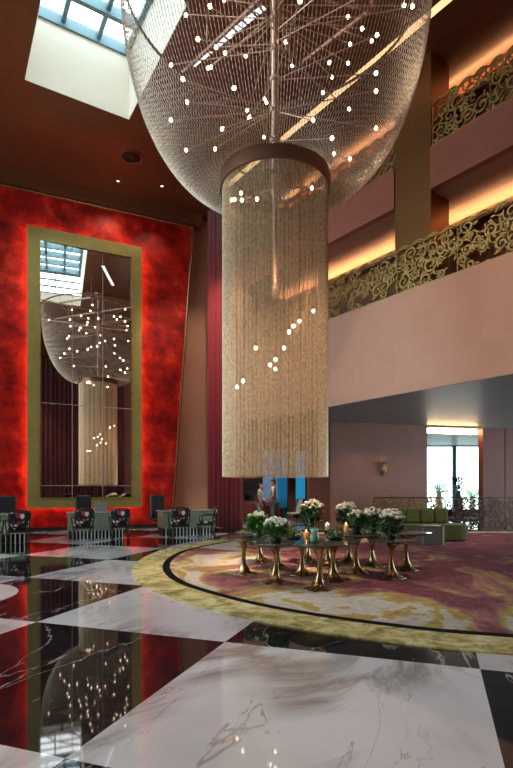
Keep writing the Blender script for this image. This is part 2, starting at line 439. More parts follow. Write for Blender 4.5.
# gallery, level one and two (local frame of the balcony edge)
XL, XR = -4.55, 9.4
mb = MB(); mb.box(XL, XR, 0, .3, 4.0, 6.62); place(struct(mb.build('wall_balcony_lower', M['leafpink'])), MBAL)
mb = MB(); mb.box(XL, XR, .3, 4.2, 6.3, 6.6); place(struct(mb.build('floor_balcony_lower', M['gallery'])), MBAL)
mb = MB(); mb.box(XL, 2.31, .10, .3, 9.0, 10.05); mb.box(3.42, XR, .10, .3, 9.0, 10.05)
place(struct(mb.build('wall_balcony_upper', M['fascia2'])), MBAL)
mb = MB(); mb.box(XL, XR, .3, 2.1, 9.0, 9.12); mb.box(XL, XR, .3, 2.1, 9.8, 10.0)
place(struct(mb.build('ceiling_balcony', M['gallery'])), MBAL)
mb = MB(); mb.box(XL-3, XR+1, 2.05, 2.25, 6.6, ZC); place(struct(mb.build('wall_gallery', M['gallerywall'])), MBAL)
mb = MB(); mb.box(XR, XR+.2, .3, 2.9, 6.6, ZC); place(struct(mb.build('wall_gallery_end', M['gallerywall'])), MBAL)
mb = MB()
for z in (8.62, 12.06): mb.box(XL, XR, 1.72, 2.05, z, z+.04); mb.box(XL, XR, 1.72, 1.75, z+.04, z+.13)
place(struct(mb.build('cornice', M['gallerywall'])), MBAL)
mb = MB(); mb.box(2.31, 3.41, .15, .95, 6.62, ZC)
for z in (7.9, 9.0, 10.05, 11.2): mb.box(2.305, 3.415, .145, .955, z, z+.012)
place(struct(mb.build('column', M['column'])), MBAL)

def strip(name, label, Mx, *b, mat='cove', cat='light strip', group=None):
    o = MB().box(*b).build(name, M[mat]); o.matrix_world = Mx
    return tag(o, label, cat, group)
strip('cove_light', 'warm cove light strip along the back of the lower gallery ceiling', MBAL, XL, XR, 1.84, 1.94, 8.665, 8.70)
strip('cove_light', 'warm cove light strip glowing behind the topmost gold railing', MBAL, XL, XR, 1.84, 1.94, 12.105, 12.14)
strip('cove_light', 'warm light slot in the main ceiling above the balcony edge', MBAL, XL, XR, -.82, -.64, 12.48, 12.5, mat='slot')

# lower soffit, walls below the gallery
mb = MB(); mb.prism([(-.45,19.03),(7.87,8.0),(14.7,8.0),(14.7,20.9),(10,20.7),(2.7,19.2),(-.3,18.9)], 3.985, 4.2)
struct(mb.build('ceiling_lower', M['soffit']))
E0 = Vector((2.74,19.1,0)); EA = math.atan2(.9, 3.91); ME = Matrix.Translation(E0) @ Matrix.Rotation(EA, 4, 'Z')
mb = MB(); mb.box(0, 4.02, 0, .25, 0, 4.0); mb.box(4.02, 6.5, 0, .25, 3.92, 4.0)
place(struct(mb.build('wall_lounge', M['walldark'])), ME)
mb = MB(); mb.box(-.82, 0, -.02, .25, 0, 4.0); mb.box(-3.15, -.82, 0, .25, 2.9, 4.0)
place(struct(mb.build('wall_lounge_wood', M['wood'])), ME)
mb = MB(); mb.box(6.5, 7.5, 0, .3, 0, 4.0); mb.box(7.62, 12.3, .1, .4, 0, 4.0)
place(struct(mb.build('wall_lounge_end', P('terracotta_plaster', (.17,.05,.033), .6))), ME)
strip('cove_light', 'warm light strip over the wide opening beside the wall sconce', ME, 4.06, 6.46, .30, .36, 3.72, 3.90)
# room with the view, beyond the opening
mb = MB(); mb.box(6.5, 14.7, 20.4, 29.2, 3.95, 4.1); struct(mb.build('ceiling_view_room', M['soffit']))
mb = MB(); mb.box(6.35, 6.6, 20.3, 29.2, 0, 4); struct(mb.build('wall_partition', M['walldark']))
mb = MB(); YW = 29.0
mb.box(6.5, 9.4, YW, YW+.2, 0, 4); mb.box(12.7, 14.7, YW, YW+.2, 0, 4); mb.box(9.4, 12.7, YW, YW+.2, 0, .35)
struct(mb.build('wall_view', P('brown_window_reveal', (.14,.06,.05), .6)))
w3 = bpy.data.objects.new('window_3', None); COL.objects.link(w3); struct(w3)
mb = MB(); mb.box(11.08, 11.28, YW-.05, YW+.1, .35, 3.95); mb.box(9.4, 9.47, YW, YW+.1, .35, 3.95); mb.box(12.6, 12.7, YW, YW+.1, .35, 3.95); mb.box(9.4, 12.7, YW, YW+.1, 3.88, 3.95)
struct(mb.build('window_frame', M['mullion'], w3))
mb = MB(); mb.box(9.4, 12.7, YW+.12, YW+.14, .35, 3.95); struct(mb.build('window_glass', M['pane'], w3))
# lounge beyond the narrow opening
mb = MB(); mb.prism([(-1.85,21.7),(-.2,18.75),(6.4,20.25),(6.4,28.4),(-2.2,28.4)], 3.6, 3.8); struct(mb.build('ceiling_lounge', M['soffit']))
mb = MB(); YL = 28.0
for x0, x1 in ((-2.2,.3),(1.72,2.1),(2.7,6.4)): mb.box(x0, x1, YL, YL+.2, 0, 3.6)
mb.box(.3, 1.72, YL, YL+.2, 0, .5); mb.box(2.1, 2.7, YL, YL+.2, 0, .5)
mb.box(-2.4, -2.2, 21.3, 28.2, 0, 4); struct(mb.build('wall_lounge_far', M['loungewall']))
w4 = bpy.data.objects.new('window_4', None); COL.objects.link(w4); struct(w4)
mb = MB()
for x in (.3, .98, 1.72): mb.box(x-.04, x+.04, YL-.02, YL+.1, .5, 3.6)
struct(mb.build('window_frame', M['wood'], w4)); mb = MB(); mb.box(.3, 1.72, YL+.1, YL+.12, .5, 3.6); struct(mb.build('window_glass', M['lilacpane'], w4))
w5 = bpy.data.objects.new('window_5', None); COL.objects.link(w5); struct(w5)
mb = MB()
for x in (2.1, 2.7): mb.box(x-.04, x+.04, YL-.02, YL+.1, .5, 3.6)
struct(mb.build('window_frame', M['wood'], w5)); mb = MB(); mb.box(2.1, 2.7, YL+.1, YL+.12, .5, 3.6); struct(mb.build('window_glass', M['tealsheer'], w5))
mb = MB(); mb.box(1.74, 2.08, YL-.4, YL-.05, 0, 3.6); struct(mb.build('column_lounge', M['fascia2']))
mb = MB(); mb.box(-20, 40, 31, 80, -.3, -.1); struct(mb.build('ground', M['ground']))

# ------------------------------------------------------------------ curtains
def curtain(name, label, a, b, z0, z1, pitch, depth, mat):
    a = Vector(a); b = Vector(b); L = (b-a).length; n = max(8, int(L/pitch*8)); mb = MB(); vs = []; fs = []
    for z in (z0, z1):
        for k in range(n+1):
            t = k/n*L
            d = depth*(math.sin(2*PI*t/pitch)+.35*math.sin(2*PI*t/pitch*.37+1)); vs.append((t, d, z))
    for k in range(n): fs.append((k, k+1, n+2+k, n+1+k))
    mb.add(vs, fs); o = mb.build(name, mat, smooth=True)
    md = o.modifiers.new('thick', 'SOLIDIFY'); md.thickness = .02
    o.location = (a.x, a.y, 0); o.rotation_euler = (0,0,math.atan2(b.y-a.y, b.x-a.x))
    return tag(o, label, 'curtain')
curtain('curtain', 'tall crimson pleated curtain hanging beside the salmon wall behind the chandelier', (-1.94,20.25,0), (-.5,19.0,0), .02, ZC-.02, .24, .06, M['curtain'])
curtain('curtain', 'long maroon pleated curtain seen only in the gold framed mirror', (-12.5,-5.7,0), (14.4,-5.7,0), .02, ZC-.02, .42, .10, M['curtain2'])
o = curtain('sheer_curtain', 'teal sheer curtain over the lounge window behind the standing people', (1.15,27.85,0), (1.7,27.85,0), .05, 3.5, .16, .03, PANE('teal_gauze', (.35,.85,.95), .06))

# ------------------------------------------------------------------ red panel, gold frame, mirror
t = thing('wall_panel', 'huge red lacquered wall panel with slanted side behind the gold framed mirror', 'wall panel', P0, WA)
mb = MB(); pts = [(-4.6,.02),(3.40,.02),(4.26,11.95),(-5.4,11.95)]
Mrot = Matrix.Rotation(PI/2, 4, 'X')       # (x, y)->(x, z)
mb.prism([(p[0], p[1]) for p in pts], -.26, 0, Mrot)
mb.build('red_face', M['redpanel'], t)
mb = MB()
for a, b in ((pts[1], pts[2]), (pts[2], pts[3])):
    mb.tube([(a[0], .02, a[1]), (b[0], .02, b[1])], .055, 8)
mb.build('edge_trim', M['bronze'], t)
mb = MB(); mb.box(-4.6, 3.42, -.05, .27, 0, .14); mb.build('plinth', M['black'], t)

G = .24                                              # stand-off of the frame from the panel
k = 1 - .013
t = thing('framed_mirror', 'tall mirror in a wide flat gold frame hung on the red panel', 'mirror', P0, WA)
fx0, fx1, fz0, fz1 = -1.80, 2.15, .83, 10.60
gx0, gx1, gz0, gz1 = -1.39, 1.79, 1.18, 10.16
y0, y1 = -G-.09, -G
mb = MB()
mb.box(fx0, gx0, y0, y1, fz0, fz1); mb.box(gx1, fx1, y0, y1, fz0, fz1)
mb.box(gx0, gx1, y0, y1, fz0, gz0); mb.box(gx0, gx1, y0, y1, gz1, fz1)
mb.build('gold_frame', M['goldframe'], t)
mb = MB(); w = .02
mb.box(gx0-w, gx0+w, y0-.025, y0, gz0-w, gz1+w); mb.box(gx1-w, gx1+w, y0-.025, y0, gz0-w, gz1+w)
mb.box(gx0, gx1, y0-.025, y0, gz0-w, gz0+w); mb.box(gx0, gx1, y0-.025, y0, gz1-w, gz1+w)
mb.build('inner_bead', M['gold'], t)
gl = MB(); cx = (gx0+gx1)/2; hw = (gx1-gx0)/2-.005
gl.box(-hw, hw, -.01, .0, gz0+.002, gz1-.002)
g = gl.build('mirror_glass', M['mirror'], t); g.location = (cx, y0+.05, 0); g.rotation_euler = (0, 0, R(1.3))
mb = MB()
for x in (-.53, .53): mb.box(x-.008, x+.008, -.013, -.0105, gz0, gz1)
for z in (1.62, 4.50, 7.4): mb.box(-hw, hw, -.013, -.0105, z-.008, z+.008)
mb.build('glass_seam', M['seam'], g)
mb = MB(); i = .10
for (a, b, c, d) in ((fx0+i, fx0+i+.05, fz0+i, fz1-i), (fx1-i-.05, fx1-i, fz0+i, fz1-i), (fx0+i, fx1-i, fz0+i, fz0+i+.05), (fx0+i, fx1-i, fz1-i-.05, fz1-i)):
    mb.box(a, b, y1+.002, y1+.02, c, d)
mb.build('halo_strip', M['halo'], t)
for x in (fx0+.35, fx1-.35):
    for z in (2, 5.5, 9): mb = MB(); mb.box(x-.05, x+.05, y1, 0.0, z-.05, z+.05); mb.build('wall_bracket', M['black'], t)

# ------------------------------------------------------------------ chandelier
CHX, CHY = .364, 10.1
CH = thing('chandelier', 'giant bell and cylinder chandelier of bead chains with glowing bulbs over the tables', 'chandelier', (CHX, CHY, 0))
prof = [(2.96,11.3),(2.94,10.5),(2.83,9.65),(2.60,8.85),(2.27,8.2),(1.9,7.75),(1.57,7.53),(1.3,7.53),(1.085,7.60)]
def catmull(pts, n, closed=False):
    out = []; m = len(pts); seg = m if closed else m-1
    for k in range(seg):
        p = [pts[(k+d) % m] if closed else pts[min(max(k+d,0),m-1)] for d in (-1,0,1,2)]
        for i in range(n):
            t = i/n
            out.append(tuple(.5*((2*p[1][j])+(-p[0][j]+p[2][j])*t+(2*p[0][j]-5*p[1][j]+4*p[2][j]-p[3][j])*t*t+(-p[0][j]+3*p[1][j]-3*p[2][j]+p[3][j])*t**3) for j in range(len(pts[0]))))
    if not closed: out.append(pts[-1])
    return out
def chains(name, rz, nstr, rbig, rsmall, mat, parent, twist=0):
    """rz: array (n,2) of (radius, height) along one strand; returns one mesh of nstr bead strands"""
    rz = np.array(rz); n = len(rz)
    th = np.arange(nstr)*2*np.pi/nstr
    c, s = np.cos(th), np.sin(th)
    pos = np.stack([np.outer(c, rz[:,0]), np.outer(s, rz[:,0]), np.broadcast_to(rz[:,1], (nstr, n))], -1)
    d = np.gradient(rz, axis=0); d /= np.linalg.norm(d, axis=1)[:,None]
    a = np.stack([-s, c, np.zeros_like(s)], -1)[:,None,:]*np.ones((1,n,1))
    nr, nz = -d[:,1], d[:,0]
    b = np.stack([np.outer(c, nr), np.outer(s, nr), np.broadcast_to(nz, (nstr, n))], -1)
    ph = (np.arange(n)[None,:] + (np.arange(nstr)*twist).astype(int)[:,None]) % 2
    rad = np.where(ph == 0, rbig, rsmall)[...,None]
    V = np.stack([pos+a*rad, pos+b*rad, pos-a*rad, pos-b*rad], 2)          # nstr,n,4,3
    idx = np.arange(nstr*n*4).reshape(nstr, n, 4)
    q = np.stack([idx[:,:-1,:], np.roll(idx,-1,2)[:,:-1,:], np.roll(idx,-1,2)[:,1:,:], idx[:,1:,:]], -1).reshape(-1,4)
    me = bpy.data.meshes.new(name); nv = nstr*n*4; nf = len(q)
    me.vertices.add(nv); me.vertices.foreach_set('co', V.reshape(-1).astype(np.float32))
    me.loops.add(nf*4); me.loops.foreach_set('vertex_index', q.reshape(-1).astype(np.int32))
    me.polygons.add(nf); me.polygons.foreach_set('loop_start', np.arange(0, nf*4, 4, dtype=np.int32))
    me.polygons.foreach_set('loop_total', np.full(nf, 4, np.int32))
    me.materials.append(mat); me.update(calc_edges=True); me.validate()
    o = bpy.data.objects.new(name, me); COL.objects.link(o); o.parent = parent; o['kind'] = 'stuff'
    return o
def resample(pts, step):
    pts = np.array(pts); L = np.r_[0, np.cumsum(np.linalg.norm(np.diff(pts, axis=0), axis=1))]
    n = int(L[-1]/step); t = np.linspace(0, L[-1], n)
    return np.stack([np.interp(t, L, pts[:,0]), np.interp(t, L, pts[:,1])], -1)
chains('bell_chains', resample(catmull(prof, 12), .045), 250, .0082, .0028, M['chain'], CH, .5)
zb = 1.74
chains('cylinder_chains', resample([(1.035,7.5),(1.035,zb)], .021), 400, .0052, .0024, M['warmchain'], CH, .5)
chains('inner_chains', resample([(.97,7.5),(.97,zb+.03)], .021), 110, .0045, .0022, M['warmchain'], CH, .5)
def hoop(mb, r, z0, z1, th, n=72):
    mb.lathe([(r-th, z0), (r, z0), (r, z1), (r-th, z1), (r-th, z0)], n)
mb = MB(); hoop(mb, 1.085, 7.34, 7.58, .05); ob = mb.build('lower_ring', M['copperband'], CH, True)
for ee in (ob,): 
    m_ = ob.modifiers.new('es', 'EDGE_SPLIT'); m_.split_angle = R(40)
mb = MB(); hoop(mb, 2.98, 11.30, 11.36, .03); ob = mb.build('upper_ring', M['copperband'], CH)
mb = MB()                                                # square tray of beams above the rim
for a in range(6):
    q = a*PI/3+.26
    mb.tube([(.06*math.cos(q), .06*math.sin(q), 11.42), (3.03*math.cos(q), 3.03*math.sin(q), 11.42)], .05, 6)
    q2 = q+PI/3
    mb.tube([(2.1*math.cos(q), 2.1*math.sin(q), 11.46), (2.1*math.cos(q2), 2.1*math.sin(q2), 11.46)], .05, 6)
mb.build('beam_frame', M['copperband'], CH)
for a in range(6):
    q = a*PI/3+.26; mb = MB(); mb.tube([(2.1*math.cos(q), 2.1*math.sin(q), 11.46), (2.1*math.cos(q), 2.1*math.sin(q), ZC)], .015, 6); mb.build('suspension_cable', M['rod'], CH)
mb = MB(); mb.lathe([(.045,5.25),(.075,5.3),(.075,5.45),(.045,5.5),(.045,7.3),(.075,7.32),(.075,12.3),(.25,12.36),(.25,12.5)], 16)

for hz in (8.35,8.95,9.55,10.15,10.75): mb.lathe([(.07,hz-.05),(.11,hz-.04),(.11,hz+.04),(.07,hz+.05)], 16)
mb.build('central_rod', M['rod'], CH, True)
mb = MB(); hoop(mb, .55, 7.40, 7.45, .04, 48)
for a in range(5):
    q = a*2*PI/5; mb.tube([(0,0,7.42),(1.03*math.cos(q),1.03*math.sin(q),7.46)], .02, 6)
mb.build('ring_spokes', M['copperband'], CH)

for a in range(3):                                      # added fill lights, unseen inside the lower ring, warming the cylinder
    q = a*2*PI/3+.5
    l = bpy.data.lights.new('added_ring_fill', 'SPOT'); l.energy = 900; l.spot_size = R(46); l.spot_blend = .8; l.color = (1,.70,.42); l.shadow_soft_size = .05
    o = bpy.data.objects.new('added_ring_fill', l); COL.objects.link(o); o.parent = CH; o.location = (.45*math.cos(q), .45*math.sin(q), 7.3)
def rmax(z):
    pr = catmull(prof, 8)
    return max((p[0] for p in pr if p[1] <= z+.3), default=1)
bulb_m = MB()
bulb_m.lathe([(.0,-.062),(.03,-.054),(.05,-.03),(.056,0),(.046,.03),(.026,.052),(.018,.06),(.0,.061)], 12)
bulb_src = None
sock = None
def bulb(parent, loc, sc=1.):
    global bulb_src
    if bulb_src is None:
        bulb_src = bulb_m.build('bulb', M['bulb'], parent, True); o = bulb_src
    else:
        o = bulb_src.copy(); COL.objects.link(o); o.parent = parent
    o.location = loc; o.scale = (sc,)*3
    return o
BELL = [(210,6),(186,15),(198,39),(225,53),(171,65),(208,68),(183,79),(234,88),(187,102),(171,120),(249,118),(222,129),(186,150),(215,149),
 (348,17),(377,35),(286,42),(350,44),(348,63),(376,73),(332,77),(376,91),(349,109),(279,110),(313,120),(376,128),(332,138),(350,159),(334,154),(265,99),(250,117),(300,1),(264,137)]
rb = random.Random(3)
def arm(px, py, dlt):
    D = CHY+dlt; x = (px-CX)/F*D-CHX; z = zat(py, D); y = dlt
    hz = min((8.35,8.95,9.55,10.15,10.75), key=lambda h: abs(h-z-.1))
    mb = MB(); mb.tube([(0,0,hz), (x*.97, y*.97, z)], .012, 5)
    a = mb.build('arm', M['rod'], CH); bulb(a, (x, y, z), .62)
    return x, y, z
for px, py in BELL:
    best = None
    for _ in range(40):
        d = rb.uniform(-2.3, 2.3); D = CHY+d; x = (px-CX)/F*D-CHX; z = zat(py, D); r = math.hypot(x, d)
        lim = 2.55 if z > 9.3 else (2.2 if z > 8.6 else (1.7 if z > 8.1 else 1.2))
        if r < lim and 7.8 < z < 11.2: best = d; break
    if best is None:
        for d in np.linspace(0, 2.4, 13):
            D = CHY+d; x = (px-CX)/F*D-CHX; z = zat(py, D)
            if z > 7.6 and math.hypot(x, d) < 2.6: best = float(d); break
    if best is not None: arm(px, py, best)
for q in range(22):                                     # bulbs above the frame, seen in the mirror
    a = q*2.4; r = rb.uniform(.9, 2.6); z = rb.uniform(10.2, 11.1)
    x, y = r*math.cos(a), r*math.sin(a)
    mb = MB(); mb.tube([(0,0,z+.02), (x*.97,y*.97,z)], .012, 5)
    ar = mb.build('arm', M['rod'], CH); bulb(ar, (x,y,z), .62)
CYL = [(255.5,348),(284,348),(275.5,359.5),(275.5,369),(270,365),(243,381),(237,387),(289,332),(293.5,326),(299.5,321),(313.5,311),(257,199),(312,188),(241,193),(234.5,168),(242,182),(231.6,180)]
for px, py in CYL:
    for _ in range(50):
        d = rb.uniform(-.75, .75); D = CHY+d; x = (px-CX)/F*D-CHX
        if math.hypot(x, d) < .9: break
    z = zat(py, D)
    if z > 7.4: z = 7.3
    mb = MB(); mb.tube([(x, d, z+.06), (x, d, 7.43)], .006, 5)
    mb.lathe([(.016,z+.055),(.018,z+.06),(.018,z+.11),(.008,z+.12)], 8, Matrix.Translation((x,d,0)))
    a = mb.build('pendant_cord', M['darkbronze'], CH); bulb(a, (x, d, z), .62)

# ------------------------------------------------------------------ scroll-work railings and screens
def scroll_strokes(seed, W, H, dens=1.0):
    r = random.Random(seed); out = []
    centres = []
    tries = 0
    while len(centres) < int(14*dens*W*H/1.5) and tries < 3000:
        tries += 1
        rad = r.choice([.20,.17,.15,.12,.10])
        x, z = r.uniform(rad*.7, W-rad*.7), r.uniform(rad*.7, H-rad*.7)
        if all(math.hypot(x-a, z-b) > (rad+c)*.83 for a, b, c in centres): centres.append((x, z, rad))
    for x, z, rad in centres:
        d = r.choice((-1,1)); a0 = r.uniform(0, 2*PI); turns = 1.55
        pts = []; ws = []; n = 26
        for k in range(n+1):
            t = k/n; q = a0+d*turns*2*PI*t; rr = rad*(1-t)**.8*.95+.012
            pts.append((x+rr*math.cos(q), z+rr*math.sin(q))); ws.append(.018+.030*math.sin(PI*min(1,t*1.1+.05))**1)
        out.append((pts, ws))
        for j in range(4):                               # acanthus leaves springing from the spiral
            q = a0+d*(j*1.35+.3); lx, lz = x+rad*.95*math.cos(q), z+rad*.95*math.sin(q)
            dirq = q+d*.9; L = rad*r.uniform(.6,.95); pts = []; ws = []
            for k in range(8):
                t = k/7; dq = dirq - d*1.3*t
                if k: lx += L/7*math.cos(dq); lz += L/7*math.sin(dq)
                pts.append((lx, lz)); ws.append(.008+.05*math.sin(PI*t)**.8*(L/.18))
            out.append((pts, ws))
    for _ in range(int(44*dens*W*H/1.5)):                # small filler leaves
        x, z = r.uniform(0, W), r.uniform(0, H); q = r.uniform(0, 2*PI); c = r.uniform(-1.6,1.6); L = r.uniform(.12,.24)
        pts = []; ws = []
        for k in range(8):
            t = k/7
            if k: x += L/7*math.cos(q+c*t); z += L/7*math.sin(q+c*t)
            pts.append((x, z)); ws.append(.006+.036*math.sin(PI*t)**.8)
        out.append((pts, ws))
    return out
def scroll_panel_mesh(seed, W, H, y0, y1, scallop=True, dens=1.0):
    mb = MB()
    for pts, ws in scroll_strokes(seed, W, H, dens):
        pts = [(min(max(a,.005),W-.005), min(max(b,.03),H+.02)) for a, b in pts]
        mb.ribbon(pts, ws, y0, y1)
    if scallop:                                          # wavy leaf crest along the top
        n = max(2, round(W/.42)); s = W/n
        for k in range(n):
            pts = [(k*s+s*t, H-.02+.09*math.sin(PI*t)) for t in [i/10 for i in range(11)]]
            mb.ribbon(pts, [.035]*11, y0, y1)
            pts = [(k*s+s*(.12+.7*t), H-.03+.05*math.sin(PI*t)) for t in [i/8 for i in range(9)]]
            mb.ribbon(pts, [.012+.03*math.sin(PI*i/8) for i in range(9)], y0, y1)
    return mb
def railing(label, Mx, x0, x1, z, H, n, seed, mat, railmat, cat='railing', name='gold_railing', y=(.06,.10), scallop=True, dens=1.0, top=False):
    t = thing(name, label, cat); t.matrix_world = Mx @ Matrix.Translation((x0, 0, z))
    W = (x1-x0)/n
    src = [None, None]
    for k in range(n):
        j = k % 2
        if src[j] is None:
            src[j] = scroll_panel_mesh(seed+j, W, H, y[0], y[1], scallop, dens).build('scroll_panel', mat, t); o = src[j]
        else:
            o = src[j].copy(); COL.objects.link(o); o.parent = t
        o.location = (k*W, 0, 0)
    mb = MB(); mb.box(0, x1-x0, y[0]-.01, y[1]+.01, 0, .05); mb.build('bottom_rail', railmat, t)
    if top: mb = MB(); mb.box(0, x1-x0, y[0]-.01, y[1]+.01, H-.03, H+.01); mb.build('top_rail', railmat, t)
    for k in range(n+1):
        mb = MB(); mb.box(k*W-.012, k*W+.012, y[1]-.005, y[1]+.025, 0, H-.05); mb.build('upright', railmat, t)
    return t
railing('gold scrollwork railing along the whole lower balcony above the broad pink fascia', MBAL, XL, XR, 6.62, 1.16, 8, 11, M['gold'], M['gold'], dens=.85)
railing('gold scrollwork railing on the upper balcony beside the copper column', MBAL, 3.44, XR, 10.05, 1.08, 4, 31, M['gold'], M['gold'], y=(.14,.18), dens=.85)
railing('gold scrollwork railing on the upper balcony partly hidden behind the chandelier', MBAL, XL, 2.29, 10.05, 1.08, 4, 41, M['gold'], M['gold'], y=(.14,.18), dens=.85)
MS = Matrix.Translation((4.15, 18.15, 0)) @ Matrix.Rotation(R(2.5), 4, 'Z')
MS1 = MS
railing('gilded openwork floor screen behind the back cushions of the olive sofa', MS, 0, 2.6, .0, 1.2, 2, 51, M['gold'], M['darkbronze'], 'screen', 'openwork_screen', (0,.04), False, 1.25, True)
railing('dark bronze openwork floor screen standing below the bright garden window', MS, 2.66, 6.6, .0, 1.2, 3, 61, P('dark_bronze_screen', (.10,.06,.045), .35, .7), M['darkbronze'], 'screen', 'openwork_screen', (0,.04), False, 1.1, True)

# ------------------------------------------------------------------ rug and inlay
outl = [(5.2,4.05),(2.3,4.62),(1.0,5.15),(-.07,5.87),(-.95,6.75),(-1.77,7.93),(-2.28,9.4),(-2.45,11.0),(-2.28,12.6),(-1.68,14.1),(-.85,15.6),(.3,16.8),(2.2,17.5),(5,17.7),(9,17.6),(12.2,14),(12.6,9),(9.5,5)]
cv = catmull(outl, 10, True); n = len(cv)
def inset(cv, d):
    out = []; n = len(cv)
    for k in range(n):
        a = cv[k-3]; b = cv[(k+3) % n]; tx, ty = b[0]-a[0], b[1]-a[1]; L = math.hypot(tx, ty)
        nx, ny = ty/L, -tx/L
        if nx*(5-cv[k][0]) + ny*(11-cv[k][1]) < 0: nx, ny = -nx, -ny
        out.append((cv[k][0]+nx*d, cv[k][1]+ny*d))
    return out
rings = [cv, inset(cv, .55), inset(cv, .69)]
mb = MB(); vs = []; zr = .018
vs += [(p[0], p[1], .001) for p in cv]
for r_ in rings: vs += [(p[0], p[1], zr) for p in r_]
fs = []; ms = []
for lv, mi in ((0,0),(1,0),(2,1)):
    for k in range(n):
        j = (k+1) % n; fs.append((lv*n+k, lv*n+j, lv*n+n+j, lv*n+n+k)); ms.append(mi)
fs.append(tuple(3*n+k for k in range(n))); ms.append(2)
mb.v = vs; mb.f = fs; mb.m = ms
tag(mb.build('rug', [M['border'], M['rugline'], M['field']]), 'vast oval wine red rug with gold border under the bronze tables', 'rug')
mb = MB(); mb.lathe([(1.05,.0),(1.05,.004),(.0,.004)], 64, T(-4.46, 7.12)); struct(mb.build('floor_inlay', M['marblewhite']))

# ------------------------------------------------------------------ bronze tulip tables
TB = [(-.2,8.95),(.277,8.1),(.11,10.4),(.41,9.6),(.90,7.57),(.77,8.84),(1.26,8.31),(1.03,10.5),(1.77,9.05),(1.86,10.5),(2.24,9.86),(2.28,8.55),(2.75,9.38),(1.40,9.87)]
TH = []
lev = [.60,.645,.69,.735]
for i, (x, y) in enumerate(TB):
    used = {TH[j] for j in range(i) if math.hypot(x-TB[j][0], y-TB[j][1]) < .96}
    TH.append(next(l for l in [.645,.69,.60,.735] if l not in used))
def table_label(i):
    return ['tulip foot bronze table nearest the desks, under the leafy lily vase',
     'bronze pedestal table carrying the low bunch of bright white tulips',
     'bronze pedestal table at the back of the cluster, behind the leafy lily vase',
     'bronze pedestal table in the gap behind the white tulips, nothing tall on it',
     'frontmost bronze pedestal table, closest to the viewer, with a pale green glass vase',
     'bronze pedestal table with moss bowl and amber candle behind the green glass vase',
     'bronze pedestal table just behind and beside the frontmost one, moss bowl on it',
     'back bronze pedestal table under the ivory rose vase nearest the curtain',
     'bronze pedestal table in the middle under the lowest ivory rose vase',
     'bronze pedestal table at the back under the second tall ivory rose vase',
     'bronze pedestal table under the rose vase in front of the wall sconce',
     'bronze pedestal table under the rose vase nearest the olive sofa',
     'bronze pedestal table at the sofa end of the cluster, with bare glossy top',
     'bronze pedestal table mid cluster holding a single white votive candle'][i]
def make_table(i):
    x, y = TB[i]; h = TH[i]; r = random.Random(i)
    t = thing('pedestal_table', table_label(i), 'table', (x, y, .018), r.uniform(0, 6.2), 'bronze pedestal tables on the rug')
    ph = r.uniform(0, 6)
    mod = lambda a, z: 1 + (.16*max(0, 1-z/.16))*math.sin(5*a+ph) + .04*math.sin(3*a)
    pr = [(.0,0),(.20,.0),(.19,.012),(.135,.035),(.095,.075),(.068,.13),(.05,.2),(.038,.3),(.036,h-.28),(.045,h-.19),(.075,h-.11),(.13,h-.06),(.2,h-.035),(.2,h-.03)]
    mb = MB(); mb.lathe(pr, 30, None, mod)
    bx, by = r.uniform(-.05,.05), r.uniform(-.05,.05)
    mb.v = [(v[0]+bx*math.sin(PI*v[2]/h), v[1]+by*math.sin(PI*v[2]/h), v[2]) for v in mb.v]
    mb.build('pedestal', M['bronze'], t, True)
    mod2 = lambda a, z: 1 + .05*math.sin(3*a+ph) + .03*math.sin(5*a)
    mb = MB(); mb.lathe([(.40,h-.03),(.425,h-.022),(.43,h-.008),(.42,h),(.0,h)], 48, None, mod2)
    mb.build('tabletop', M['tabletop'], t)
    return t
for i in range(len(TB)): make_table(i)
def ztop(i): return .018 + TH[i]

# ------------------------------------------------------------------ flowers
def leafy(r, n, rad, h0, h1, L, w, up=.5):
    mb = MB()
    for _ in range(n):
        a = r.uniform(0, 2*PI); q = rad*math.sqrt(r.random()); base = Vector((q*math.cos(a), q*math.sin(a), r.uniform(h0, h1)))
        d = Vector((math.cos(a)+r.uniform(-.7,.7), math.sin(a)+r.uniform(-.7,.7), r.uniform(-.2, 1.3)*up*2)).normalized()
        s = d.cross(Vector((0,0,1))); s = s.normalized() if s.length > .01 else Vector((1,0,0))
        l = L*r.uniform(.7,1.3); ww = w*r.uniform(.7,1.2); nn = s.cross(d)
        p = [base, base+d*l*.35+s*ww, base+d*l*.35-s*ww, base+d*l*.75+s*ww*.7-nn*l*.06, base+d*l*.75-s*ww*.7-nn*l*.06, base+d*l-nn*l*.16]
        mb.add(p, [(0,1,2),(1,3,4,2),(3,5,4)])
    return mb
def rose_mesh(seed, r0):
    mb = MB()
    mb.ball((0,0,0), r0*.7, 10, 7, (1,1,.9), None, lambda a, p: 1+.10*math.sin(3*a+6*p))
    for ring, (rr, n, tilt, L) in enumerate(((.45,4,.15,1.05),(.72,5,.45,1.1),(.9,6,.95,1.0))):
        for k in range(n):
            a = 2*PI*(k+ring*.37)/n; c, s = math.cos(a), math.sin(a)
            vs = []
            for iu in range(4):
                u = iu/3
                for iv in range(3):
                    v = (iv-1)*.62*(1-.35*u)
                    x = rr*.55+math.sin(tilt)*u*L*.7; z = -.55+math.cos(tilt)*u*L*1.05
                    ca, sa = math.cos(a+v*.9), math.sin(a+v*.9)
                    vs.append((x*ca*r0, x*sa*r0, z*r0))
            fs = [(i*3+j, i*3+j+1, i*3+j+4, i*3+j+3) for i in range(3) for j in range(2)]
            mb.add(vs, fs)
    return mb
rose_src = {}
